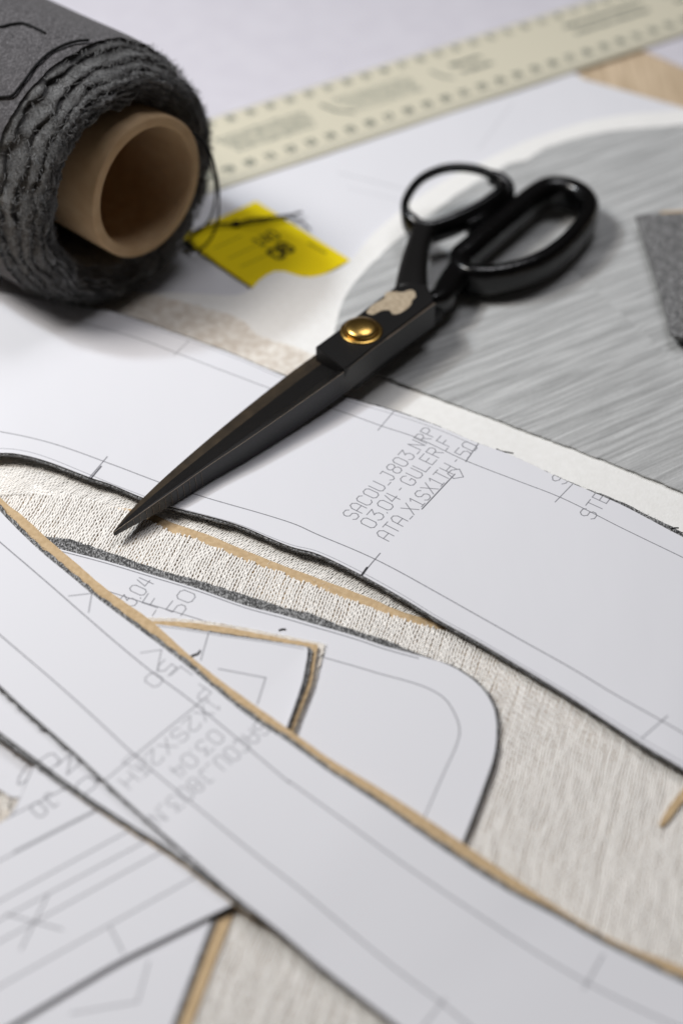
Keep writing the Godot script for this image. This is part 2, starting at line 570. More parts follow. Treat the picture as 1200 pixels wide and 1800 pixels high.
const INK := Color(0.30, 0.30, 0.32)
const PENCIL := Color(0.44, 0.44, 0.46)
const PAPER := Color(0.915, 0.917, 0.930)

func paper_material(pr: Print) -> StandardMaterial3D:
	var m := mat(Color(1, 1, 1), 0.82, {"tex": tex(pr.img), "spec": 0.3})
	return m

# ------------------------------------------------------------------ table and the sheets on it
func table_and_sheets():
	var st := start()
	var q := [Vector3(-90, 0, -110), Vector3(-90, 0, 60), Vector3(90, 0, 60), Vector3(90, 0, -110)]
	var dn := Vector3(0, -3, 0)
	st.set_smooth_group(-1)
	quad(st, q[0], q[1], q[2], q[3])
	quad(st, q[3] + dn, q[2] + dn, q[1] + dn, q[0] + dn)
	for i in 4:
		quad(st, q[i], q[i] + dn, q[(i + 1) % 4] + dn, q[(i + 1) % 4])
	var t := finish("table_top", st, M.wood, self)
	structure(t)

	var far := [-61.41, 0.06, -80.76, -12.28, 0.06, -80.76, 32.75, 0.06, -80.76, 69.6, 0.06, -80.76]
	var near := [-30.81, 0.06, -18.72, -15.88, 0.06, -20.01, -6.229, 0.06, -21.34, 2.574, 0.06, -26.07, 10.55, 0.06, -32.01, 12.09, 0.06, -32.35, 14.39, 0.06, -30.23, 15.89, 0.06, -28.73, 20.62, 0.06, -23.92]
	var o := put("white_paper_sheet", sheet_mesh(far, near, {"thick": 0.03, "wave": 0.03, "nv": 8, "per": 1}), M.plain_paper, self)
	meta(o, "large blank white paper sheet spread beyond the cream ruler", "paper sheet")

	var e0 := [-16.32, 0.1, -15.03, -11.14, 0.1, -17.01, -6.159, 0.1, -20.39, 2.544, 0.1, -25.01, 10.26, 0.1, -28.14, 10.99, 0.1, -27.67, 15.26, 0.1, -25.01, 18.2, 0.1, -23.2]
	var e1 := [-15.3, 0.1, -9.949, -9.979, 0.1, -8.285, -5.189, 0.1, -6.692, 1.952, 0.1, -3.702, 7.2, 0.1, 0.097, 7.724, 0.1, 0.352, 10.71, 0.1, 2.329, 12.74, 0.1, 3.735]
	var pr := Print.new(bounds([e0, e1]), 28.0, PAPER, 5)
	pr.path([-0.096, 0.1, -19.77, 1.191, 0.1, -19.17, 2.834, 0.1, -18.45], 0.05, PENCIL, 0.35)
	pr.path([0.237, 0.1, -18.66, 2.342, 0.1, -17.74], 0.05, PENCIL, 0.2)
	pr.path([5.88, 0.1, -21.63, 7.672, 0.1, -25.5], 0.05, PENCIL, 0.18)
	o = put("white_paper_sheet", sheet_mesh(e0, e1, {"thick": 0.03, "wave": 0.05, "box": pr.box, "per": 2}), paper_material(pr), self)
	meta(o, "white pattern sheet with faint pencil lines lying under the yellow tag", "paper sheet")

	# white cotton under the grey slub cloth, its near rim folded up a little
	e0 = [-9.06, 0.2, -11.2, -6.486, 0.2, -11.38, -4.312, 0.22, -11.18, -3.54, 0.3, -11.35, -3.001, 0.42, -12.05, -2.352, 0.55, -12.3, -1.195, 0.45, -12.04, 0.221, 0.3, -13.16, 1.479, 0.26, -15.5, 3.89, 0.3, -18.52, 6.789, 0.34, -20.98, 8.613, 0.36, -22.3, 11.34, 0.4, -23.63, 15.09, 0.42, -24.32, 18.44, 0.4, -24.69]
	e1 = [-8.663, 0.22, -7.816, -6.952, 0.22, -7.178, -5.079, 0.22, -6.707, -3.432, 0.22, -6.242, -2.613, 0.22, -5.936, -1.798, 0.22, -5.481, -1.094, 0.22, -5.18, 0, 0.22, -4.44, 1.169, 0.22, -3.715, 2.497, 0.22, -2.725, 3.796, 0.22, -1.899, 5.231, 0.22, -0.826, 6.648, 0.22, -0.044, 8.728, 0.22, 0.971, 10.69, 0.22, 2.317, 12.74, 0.22, 3.609]
	o = put("white_cotton_cloth", sheet_mesh(e0, e1, {"thick": 0.07, "mid": 0.24, "wave": 0.06, "nv": 24, "seed": 4.0}), M.white_cloth, self)
	meta(o, "white cotton cloth whose edge curls over the yellow tag", "cloth")

	e0 = [-0.251, 0.33, -8.987, 0.172, 0.33, -11.14, 1.671, 0.33, -13.86, 4.423, 0.33, -17.48, 6.877, 0.33, -19.93, 8.507, 0.36, -21.21, 11.19, 0.4, -22.46, 14.89, 0.42, -23.08, 18.2, 0.42, -23.5]
	e1 = [0, 0.34, -7.607, 0.812, 0.34, -6.785, 1.871, 0.34, -6.134, 4.471, 0.34, -4.601, 7.441, 0.34, -2.906, 9.32, 0.34, -1.748, 11.15, 0.34, -0.602, 13.29, 0.34, 0.759]
	o = put("grey_slub_cloth", sheet_mesh(e0, e1, {"thick": 0.05, "mid": 0.34, "wave": 0.04, "nv": 20, "turn": 0.5245, "box": Rect2(0, 0, 14, 14), "ragged": 0.05}), M.slub, self)
	meta(o, "pale grey streaked slub cloth with a curved edge under the shears' handles", "cloth")
	fray(o, e1, -1.0, 14.0, 0.10, M.wool_fibre, 0.004)

# ------------------------------------------------------------------ cream interlining, woven yarn by yarn
func inside_runs(a: Vector2, b: Vector2, poly: PackedVector2Array, cover: PackedVector2Array) -> PackedFloat32Array:
	# where a thread enters and leaves the outline, leaving out what the papers cover
	var hits := PackedFloat32Array()
	var d := b - a
	for ring in [poly, cover]:
		for i in ring.size():
			var p: Vector2 = ring[i]
			var e: Vector2 = ring[(i + 1) % ring.size()] - p
			var den := d.cross(e)
			if absf(den) < 1e-9: continue
			var t := (p - a).cross(e) / den
			var s := (p - a).cross(d) / den
			if s >= 0.0 and s < 1.0: hits.append(t)
	hits.sort()
	return hits

func woven(parent: Node3D, outline: Array, hole: Array, lean: float, pitch: float, base: float, swell: float, step: float, mats: Array, seed_at: float, ripple = null):
	var poly := PackedVector2Array()
	for p in smooth_line(v3(outline), 4, true): poly.append(Vector2(p.x, p.z))
	var cover := PackedVector2Array()
	for p in v3(hole): cover.append(Vector2(p.x, p.z))
	var box := Rect2(poly[0], Vector2.ZERO)
	for p in poly: box = box.expand(p)
	var along := Vector2(sin(lean), -cos(lean))
	var across := Vector2(cos(lean), sin(lean))
	var c := box.get_center()
	var half := box.size.length() * 0.5
	var high := func(p: Vector2) -> float:
		var y := base + swell * wob.get_noise_2d(p.x * 0.22 + seed_at, p.y * 0.22)
		return y + (ripple.call(p) if ripple != null else 0.0)
	# thick ribs
	var h := Hairs.new()
	var n := int(half * 2.0 / pitch)
	for i in n:
		var off := -half + (i + rng.randf_range(-0.08, 0.08)) * pitch
		var o := c + across * off
		var runs := inside_runs(o - along * half, o + along * half, poly, cover)
		var phase := rng.randf() * TAU
		for k in range(0, runs.size() - 1, 2):
			var s0: float = runs[k] * half * 2.0 - half + rng.randf_range(-0.10, 0.03)
			var s1: float = runs[k + 1] * half * 2.0 - half + rng.randf_range(-0.03, 0.10)
			var m := int((s1 - s0) / step)
			if m < 2: continue
			var pts := PackedVector3Array()
			for j in m + 1:
				var s := lerpf(s0, s1, float(j) / m)
				var side := 0.12 * pitch * sin(s * 31.0 + phase) + 0.42 * pitch * wob.get_noise_2d(s * 0.9 + seed_at, off * 2.2) + 1.1 * pitch * wob.get_noise_2d(s * 0.23 + seed_at, off * 0.12)
				var p := o + along * s + across * side
				pts.append(Vector3(p.x, high.call(p) + 0.007 * sin(s * 24.0 + (i % 2) * PI + phase * 0.2), p.y))
			h.add(pts, pitch * 0.48, pitch * 0.48, 4)
	stuff(put("thick_ribs", h.mesh(), mats[0], parent))
	# thin cross threads, laid in pairs
	h = Hairs.new()
	var gap := pitch * 1.75
	n = int(half * 2.0 / gap)
	for i in n:
		var off := -half + (i + rng.randf_range(-0.3, 0.3)) * gap
		var o := c + along * off
		var runs := inside_runs(o - across * half, o + across * half, poly, cover)
		for k in range(0, runs.size() - 1, 2):
			var s0: float = runs[k] * half * 2.0 - half + rng.randf_range(-0.06, 0.06)
			var s1: float = runs[k + 1] * half * 2.0 - half + rng.randf_range(-0.06, 0.06)
			var m := int((s1 - s0) / (step * 1.3))
			if m < 2: continue
			var pts := PackedVector3Array()
			for j in m + 1:
				var s := lerpf(s0, s1, float(j) / m)
				var p := o + across * s + along * (0.05 * wob.get_noise_2d(s * 2.0, off * 3.0 + seed_at) + 0.02 * sin(s * 29.0 + i * 2.0))
				pts.append(Vector3(p.x, high.call(p) + 0.018 * sin(s * PI / pitch + i * PI), p.y))
			h.add(pts, pitch * 0.17, pitch * 0.17, 3)
	stuff(put("cross_threads", h.mesh(), mats[1], parent))
	# stray fluff
	h = Hairs.new()
	var count := int(box.get_area() * 3.0)
	for i in count:
		var p := Vector2(rng.randf_range(box.position.x, box.end.x), rng.randf_range(box.position.y, box.end.y))
		if not Geometry2D.is_point_in_polygon(p, poly): continue
		var a := Vector3(p.x, high.call(p) + 0.03, p.y)
		var d := Vector3(rng.randf_range(-1, 1), rng.randf_range(0.1, 0.7), rng.randf_range(-1, 1)) * 0.12
		h.add(PackedVector3Array([a, a + d, a + d * 1.7 + Vector3(rng.randf_range(-0.1, 0.1), -0.04, rng.randf_range(-0.1, 0.1))]), 0.005, 0.003)
	stuff(put("stray_fluff", h.mesh(), mats[0], parent))

func interlining():
	# lower cream layer, seen between the large pattern and the kraft strip
	var t := thing("interlining_cloth", "lower cream woven interlining showing between kraft strip and large white pattern", "cloth")
	var backing := put("backing", sheet_mesh([-13.16, 0.38, -3.399, -9.559, 0.38, -2.557, -5.578, 0.38, -0.667, -1.831, 0.38, 0.367, 1.789, 0.38, 1.859, 5.172, 0.38, 4.202], [-12.54, 0.38, -0.146, -9.153, 0.38, 0.367, -5.347, 0.38, 2.101, -1.737, 0.38, 3.747, 1.693, 0.38, 5.31, 4.973, 0.38, 6.589], {"thick": 0.03, "wave": 0.0}), M.gauze, t)
	var lift := func(p: Vector2) -> float: return 0.12 * exp(-pow((p.x + 10.2) / 3.2, 2.0)) * clampf((4.6 - p.y) * 0.8, 0.0, 1.0)
	woven(t, [-13.11, 0.3, -3.061, -10.35, 0.3, -2.641, -7.514, 0.3, -1.277, -5.178, 0.3, -0.224, -3.114, 0.3, 0.417, -1.082, 0.3, 1.418, 0.707, 0.3, 2.746, 2.75, 0.3, 4.471, 4.059, 0.3, 5.462, 3.365, 0.3, 5.786, 1.697, 0.3, 5.245, -0.691, 0.3, 4.134, -2.992, 0.3, 2.981, -5.401, 0.3, 1.541, -7.326, 0.3, 0.417, -9.247, 0.3, -0.224, -12.62, 0.3, -0.485], [], 0.75, 0.07, 0.44, 0.05, 0.05, [M.cream, M.cream_weft], 31.0, lift)

	# kraft paper between the two cream layers
	var k := put("kraft_paper", sheet_mesh([-12.66, 0.5, -0.863, -9.996, 0.5, -0.495, -8.271, 0.5, -0.028, -7.324, 0.5, 0.228, -6.162, 0.5, 0.508, -5.434, 0.5, 0.936, -4.314, 0.5, 1.432, -3.022, 0.5, 2.139, -1.759, 0.5, 2.806, -0.698, 0.5, 3.321, 0.69, 0.5, 4.01, 1.71, 0.5, 4.595, 2.383, 0.5, 4.861, 3.386, 0.5, 5.19, 6.63, 0.5, 6.474, 11.65, 0.5, 8.691], [-11.86, 0.45, 18.75, -7.776, 0.45, 19.53, -5.128, 0.45, 20.04, -2.543, 0.45, 20.41, -1.268, 0.45, 20.53, 0, 0.45, 20.66, 1.261, 0.45, 20.78, 2.523, 0.45, 20.78, 3.784, 0.45, 20.78, 5.046, 0.45, 20.78, 5.803, 0.45, 20.78, 6.56, 0.45, 20.78, 7.569, 0.45, 20.78, 8.83, 0.45, 20.78, 10.09, 0.45, 20.78, 11.38, 0.45, 20.66], {"thick": 0.03, "mid": 0.475, "wave": 0.0, "nv": 20, "ragged": 0.02, "per": 5}), M.kraft, self)
	meta(k, "brown kraft paper peeking out as a thin strip between the two cream layers", "paper sheet")

	t = thing("interlining_cloth", "wide cream open weave interlining under the shears' tip and the rounded pattern", "cloth")
	woven(t, [-12.71, 0.5, -1.128, -10.44, 0.5, -0.942, -9.418, 0.5, -0.339, -8.271, 0.5, -0.028, -7.213, 0.5, 0.407, -6.122, 0.5, 0.936, -5.395, 0.5, 1.408, -4.283, 0.5, 1.897, -3, 0.5, 2.617, -1.748, 0.5, 3.205, -0.693, 0.5, 3.759, 0.685, 0.5, 4.461, 1.699, 0.5, 4.971, 2.369, 0.5, 5.234, 3.036, 0.5, 5.43, 4.386, 0.5, 5.408, 6.7, 0.5, 5.839, 10.73, 0.5, 7.603, 8.997, 0.5, 18.51, -3.969, 0.5, 18.51, -8.864, 0.5, 18.51, -11.28, 0.5, 7.299], [-11.88, 0.56, 1.291, -9.465, 0.56, 2.978, -7.627, 0.56, 3.674, -5.827, 0.56, 3.834, -2.881, 0.56, 5.065, 0, 0.56, 6.142, 2.298, 0.56, 6.977, 3.256, 0.56, 7.467, 3.76, 0.56, 8.226, 3.892, 0.56, 9.119, 3.546, 0.56, 10.57, 3.123, 0.56, 12.02, 3.347, 0.56, 13.69, 4.982, 0.56, 14.83, 6.52, 0.56, 15.81, 8.091, 0.56, 16.71, 8.982, 0.56, 17.23, 8.608, 0.56, 18.4, 3.187, 0.56, 18.27, 0.55, 0.56, 16.56, -1.424, 0.56, 14.83, -3.073, 0.56, 13.4, -4.286, 0.56, 14.64, -5.469, 0.56, 15.33, -7.427, 0.56, 16.56, -8.929, 0.56, 17.37], 0.318, 0.086, 0.54, 0.05, 0.05, [M.cream, M.cream_weft], 0.0)

	# mottled gauze at the far side of the large pattern
	t = thing("gauze_cloth", "thin mottled beige gauze patch between the cloth roll and the shears' screw", "cloth")
	put("ground", sheet_mesh([-9.702, 0.34, -11.3, -7.532, 0.34, -11.16, -5.769, 0.34, -10.6, -3.798, 0.34, -9.644, -3.019, 0.34, -8.645, -1.651, 0.34, -7.993, -0.613, 0.34, -7.288], [-9.329, 0.34, -8.317, -7.131, 0.34, -7.036, -5.408, 0.34, -5.798, -3.546, 0.34, -4.601, -2.844, 0.34, -4.307, -1.563, 0.34, -4.017, -0.581, 0.34, -3.443], {"thick": 0.03, "wave": 0.03, "ragged": 0.1, "seed": 8.0}), M.gauze, t)

# ------------------------------------------------------------------ pattern pieces
func pattern(called: String, e0: Array, e1: Array, opt: Dictionary, pr: Print, label: String) -> MeshInstance3D:
	opt["box"] = pr.box
	var o := put(called, sheet_mesh(e0, e1, opt), paper_material(pr), self)
	meta(o, label, "pattern paper")
	return o

func layer(called: String, e0: Array, e1: Array, opt: Dictionary, m: Material, label: String, category: String) -> MeshInstance3D:
	var o := put(called, sheet_mesh(e0, e1, opt), m, self)
	meta(o, label, category)
	return o

func pattern_pieces():
	large_piece()
	rounded_piece()
	lower_left_pieces()
	small_piece()
	long_strip()

func large_piece():
	var e0 := [-15.37, 0.85, -11.05, -12.72, 0.85, -10.56, -10.53, 0.85, -10.01, -9.26, 0.85, -9.634, -8.176, 0.85, -9.298, -6.169, 0.85, -8.241, -5.1, 0.85, -7.659, -3.693, 0.85, -6.866, -2.068, 0.85, -5.815, -0.788, 0.85, -5.15, 0.254, 0.85, -4.616, 1.706, 0.85, -4.003, 3.219, 0.85, -3.202, 4.488, 0.85, -2.391, 5.647, 0.85, -1.761, 7.418, 0.85, -0.484, 8.937, 0.85, 0.518, 10.65, 0.85, 1.906, 12.63, 0.85, 3.468]
	var e1 := [-13.45, 1, -1.631, -11.21, 1.05, -1.687, -10.47, 1.05, -1.606, -9.538, 1, -1.309, -8.145, 0.94, -0.655, -7.437, 0.9, -0.382, -6.319, 0.87, 0.207, -5.064, 0.84, 0.685, -3.33, 0.84, 1.334, -1.64, 0.87, 2.286, -0.701, 0.9, 2.671, 0.605, 0.92, 3.53, 1.871, 0.92, 4.482, 2.854, 0.9, 5.281, 3.819, 0.88, 5.974, 4.91, 0.88, 6.833, 6.407, 0.9, 8.062, 8.097, 0.95, 9.619, 9.181, 1, 10.54, 10.9, 0.95, 11.92]
	var w0 := [-15.43, 0.74, -11.26, -12.78, 0.74, -10.77, -10.57, 0.74, -10.22, -9.299, 0.74, -9.844, -8.211, 0.74, -9.506, -6.195, 0.74, -8.443, -5.122, 0.74, -7.858, -3.709, 0.74, -7.061, -2.077, 0.74, -6.005, -0.791, 0.74, -5.337, 0.255, 0.74, -4.8, 1.713, 0.74, -4.184, 3.231, 0.74, -3.35, 4.503, 0.74, -2.508, 5.664, 0.74, -1.849, 7.446, 0.74, -0.621, 8.256, 0.74, -0.153, 8.985, 0.74, 0.284, 9.754, 0.74, 0.865, 10.71, 0.74, 1.608, 12.72, 0.74, 3.138]
	var w1 := [-13.45, 0.945, -1.567, -11.21, 0.995, -1.623, -10.47, 0.995, -1.542, -9.537, 0.945, -1.245, -8.145, 0.885, -0.593, -7.437, 0.845, -0.32, -6.318, 0.815, 0.268, -5.064, 0.785, 0.745, -3.33, 0.785, 1.393, -1.64, 0.815, 2.343, -0.701, 0.845, 2.727, 0.605, 0.865, 3.585, 1.871, 0.865, 4.536, 2.855, 0.845, 5.333, 3.819, 0.825, 6.025, 4.91, 0.825, 6.883, 6.408, 0.845, 8.11, 8.098, 0.895, 9.665, 9.183, 0.945, 10.58, 10.9, 0.895, 11.96]
	var w := layer("wool_cloth", w0, w1, {"thick": 0.05, "mid": 0.76, "wave": 0.0, "ragged": 0.06, "nu": 160, "nv": 16}, M.wool, "charcoal wool layer cut under the large white pattern with plotted lettering", "cloth")
	fray(w, w1, 1.0, 26.0, 0.13, M.wool_fibre, 0.005)
	fray(w, w0, -1.0, 18.0, 0.10, M.wool_fibre, 0.005)
	var pr := Print.new(bounds([e0, e1]), 56.0, PAPER, 1)
	var lw := 0.026
	pr.path([-11.82, 0.87, -2.898, -11.43, 0.87, -2.786, -9.636, 0.87, -2.259, -7.784, 0.87, -1.444, -5.988, 0.87, -0.569, -4.486, 0.87, 0.105, -1.793, 0.87, 1.214, -0.71, 0.87, 1.852, 1.031, 0.87, 2.88, 2.739, 0.87, 4.125, 4.505, 0.87, 5.473, 6.525, 0.87, 7.031, 7.698, 0.87, 8.019, 8.937, 0.87, 9.013, 9.808, 0.87, 9.713], lw, INK, 0.85, true)
	pr.path([-12.75, 0.87, -10.74, -10.24, 0.87, -9.172, -7.6, 0.87, -7.988, -5.907, 0.87, -7.062, -2.541, 0.87, -5.157, -0.155, 0.87, -4.009, 1.379, 0.87, -3.18, 2.581, 0.87, -2.563, 4.039, 0.87, -1.551, 5.536, 0.87, -0.673, 7.047, 0.87, 0.207, 8.795, 0.87, 1.535, 10.42, 0.87, 2.715, 11.42, 0.87, 3.485], lw, INK, 0.75, true)
	pr.path([-11.65, 0.95, -1.955, -10.52, 0.95, -1.819, -9.572, 0.95, -1.495, -8.159, 0.95, -0.776, -6.318, 0.95, 0.133, -5.056, 0.95, 0.666, -3.325, 0.95, 1.315, -1.639, 0.95, 2.216, -0.701, 0.95, 2.574, 0.605, 0.95, 3.418, 1.873, 0.95, 4.374, 2.856, 0.95, 5.192, 3.82, 0.95, 5.882, 4.911, 0.95, 6.743, 6.413, 0.95, 7.96, 8.119, 0.95, 9.469, 9.483, 0.95, 10.61], 0.02, PENCIL, 0.7, true)
	pr.path([-8.156, 0.87, -9.138, -6.154, 0.87, -8.086, -3.684, 0.87, -6.717, -2.064, 0.87, -5.67, 0.254, 0.87, -4.476, 1.701, 0.87, -3.836, 3.211, 0.87, -3.039, 4.476, 0.87, -2.232], 0.022, INK, 0.5, true)
	pr.path([-7.696, 0.9, -1.682, -8.149, 0.9, -0.643], lw, INK)
	pr.path([-7.84, 0.95, -1.2, -8.1, 0.95, -0.592], 0.05, INK)
	pr.path([1.192, 0.9, 2.624, 0.569, 0.9, 3.604], lw, INK)
	pr.path([0.781, 0.95, 3.232, 0.551, 0.95, 3.671], 0.07, Color(0.12, 0.12, 0.13), 0.9)
	pr.path([9.047, 0.9, 8.785, 8.208, 0.9, 9.547], lw, INK, 0.8)
	pr.path([-5.451, 0.87, -7.731, -5.934, 0.87, -6.905], lw, PENCIL, 0.8)
	pr.path([1.782, 0.87, -3.952, 1.222, 0.87, -2.982], lw, PENCIL)
	pr.path([4.561, 0.87, -2.37, 4.071, 0.87, -1.47], lw, INK)
	pr.path([7.466, 0.87, -0.438, 6.81, 0.87, 0.386], lw, PENCIL)
	write(pr, "SACOU_J803_NRP", [0.43, 0.87, 1.214, 3.203, 0.87, -2.87], 0.50, PENCIL)
	write(pr, "03.04 - GULER_F", [0.98, 0.87, 1.584, 3.731, 0.87, -2.425], 0.50, PENCIL)
	write(pr, "ATA_X1SX1TH - 50", [1.467, 0.87, 2.118, 4.529, 0.87, -2.177], 0.50, PENCIL)
	write(pr, "STE", [7.928, 0.87, 1.189, 8.616, 0.87, 0.182], 0.50, PENCIL)
	write(pr, "S", [7.184, 0.87, -0.386, 7.446, 0.87, -0.752], 0.50, PENCIL)
	pr.path([2.548, 0.87, 0.715, 3.684, 0.87, -0.884], 0.03, INK)
	pr.path([3.445, 0.87, -0.911, 3.583, 0.87, -1.07, 3.846, 0.87, -1.123, 3.954, 0.87, -0.752, 3.635, 0.87, -0.673, 3.445, 0.87, -0.911], 0.026, PENCIL)
	pr.path([2.586, 0.87, 0.664, 3.505, 0.87, -0.647], 0.02, INK, 0.6)
	pattern("large_pattern_paper", e0, e1, {"thick": 0.022, "mid": 0.86, "wave": 0.03, "nu": 150, "nv": 22, "seed": 2.0}, pr, "large white pattern paper with three lines of plotted lettering, under the shears")

func rounded_piece():
	var e0 := [-11.9, 0.82, 0.917, -10.15, 0.82, 1.732, -8.89, 0.82, 2.312, -7.219, 0.82, 2.882, -5.841, 0.82, 3.418, -4.379, 0.82, 3.991, -2.887, 0.82, 4.664, -1.687, 0.82, 5.061, -0.755, 0.82, 5.41, 0.333, 0.82, 5.819, 1.324, 0.82, 6.243, 2.222, 0.82, 6.558, 2.868, 0.82, 6.807, 3.265, 0.82, 7.033, 3.592, 0.82, 7.299, 3.91, 0.82, 7.643, 4.139, 0.82, 8.062, 4.268, 0.82, 8.474, 4.298, 0.82, 8.92, 4.267, 0.82, 9.34, 4.201, 0.82, 9.791, 4.073, 0.82, 10.27, 3.883, 0.82, 10.78, 3.586, 0.82, 11.56, 3.249, 0.82, 12.4, 2.923, 0.82, 13.19]
	var e1 := [-11.48, 0.8, 3.191, -9.872, 0.8, 4.558, -9.092, 0.8, 5.22, -8.328, 0.8, 5.867, -7.581, 0.8, 6.5, -6.849, 0.8, 7.12, -6.133, 0.8, 7.728, -5.431, 0.8, 8.323, -4.744, 0.8, 8.906, -4.07, 0.8, 9.477, -3.415, 0.8, 9.944, -2.771, 0.8, 10.4, -2.138, 0.8, 10.86, -1.515, 0.8, 11.3, -1.053, 0.8, 11.65, -0.599, 0.8, 11.91, -0.149, 0.8, 12.17, 0.297, 0.8, 12.42, 0.739, 0.8, 12.64, 1.177, 0.8, 12.84, 1.614, 0.8, 13.01, 2.048, 0.8, 13.18, 2.336, 0.8, 13.26, 2.624, 0.8, 13.34]
	var w0 := [-12.03, 0.72, 0.315, -10.23, 0.72, 1.319, -9.363, 0.72, 1.712, -8.446, 0.72, 1.906, -7.437, 0.72, 2.316, -6.437, 0.72, 2.768, -5.362, 0.72, 3.237, -4.256, 0.72, 3.63, -3.144, 0.72, 4.063, -1.753, 0.72, 4.646, -0.898, 0.72, 4.912, -0.05, 0.72, 5.349, 1.333, 0.72, 5.93, 2.231, 0.72, 6.416, 2.926, 0.72, 6.729, 3.327, 0.72, 6.915, 3.669, 0.72, 7.202, 4.005, 0.72, 7.547, 4.249, 0.72, 7.967, 4.361, 0.72, 8.402, 4.391, 0.72, 8.848, 4.357, 0.72, 9.289, 4.289, 0.72, 9.759, 4.16, 0.72, 10.24, 3.969, 0.72, 10.75, 3.671, 0.72, 11.53, 3.331, 0.72, 12.38, 3.018, 0.72, 13.16]
	var w := layer("wool_cloth", w0, e1, {"thick": 0.05, "mid": 0.72, "wave": 0.0, "ragged": 0.05, "nu": 170, "nv": 16, "seed": 9.0}, M.wool, "charcoal wool layer showing as a tapering band along the rounded pattern's edge", "cloth")
	fray(w, w0, -1.0, 22.0, 0.07, M.wool_fibre, 0.004)
	var pr := Print.new(bounds([e0, e1]), 56.0, PAPER, 2)
	pr.path([-0.543, 0.82, 6.62, 0.327, 0.82, 6.931, 1.09, 0.82, 7.218, 1.863, 0.82, 7.481, 2.42, 0.82, 7.723, 2.871, 0.82, 8.062, 3.133, 0.82, 8.552, 3.26, 0.82, 9.112, 3.151, 0.82, 9.66, 2.762, 0.82, 10.56, 2.252, 0.82, 11.77, 2.005, 0.82, 12.35], 0.026, INK, 0.7, true)
	pr.path([-8.876, 0.82, 2.408, -7.209, 0.82, 2.976, -5.832, 0.82, 3.51, -4.372, 0.82, 4.081, -2.883, 0.82, 4.753, -1.684, 0.82, 5.171, -0.754, 0.82, 5.518, 0.333, 0.82, 5.926, 1.321, 0.82, 6.349, 2.218, 0.82, 6.662], 0.024, INK, 0.9, true)
	pr.path([-7.082, 0.82, 4.081, -6.135, 0.82, 4.464, -5.079, 0.82, 4.863, -4.002, 0.82, 5.28], 0.024, INK, 0.8)
	write(pr, "03.04", [-6.381, 0.82, 5.039, -5.653, 0.82, 3.763], 0.52, PENCIL, 0.026)
	write(pr, "_F", [-5.602, 0.82, 5.061, -5.323, 0.82, 4.397], 0.52, PENCIL, 0.026)
	write(pr, "50", [-4.759, 0.82, 5.061, -4.343, 0.82, 4.262], 0.52, PENCIL, 0.026)
	pattern("rounded_pattern_paper", e0, e1, {"thick": 0.022, "mid": 0.81, "wave": 0.0, "nu": 170, "nv": 18, "seed": 3.0}, pr, "white pattern paper with a rounded corner and a charcoal band along it")

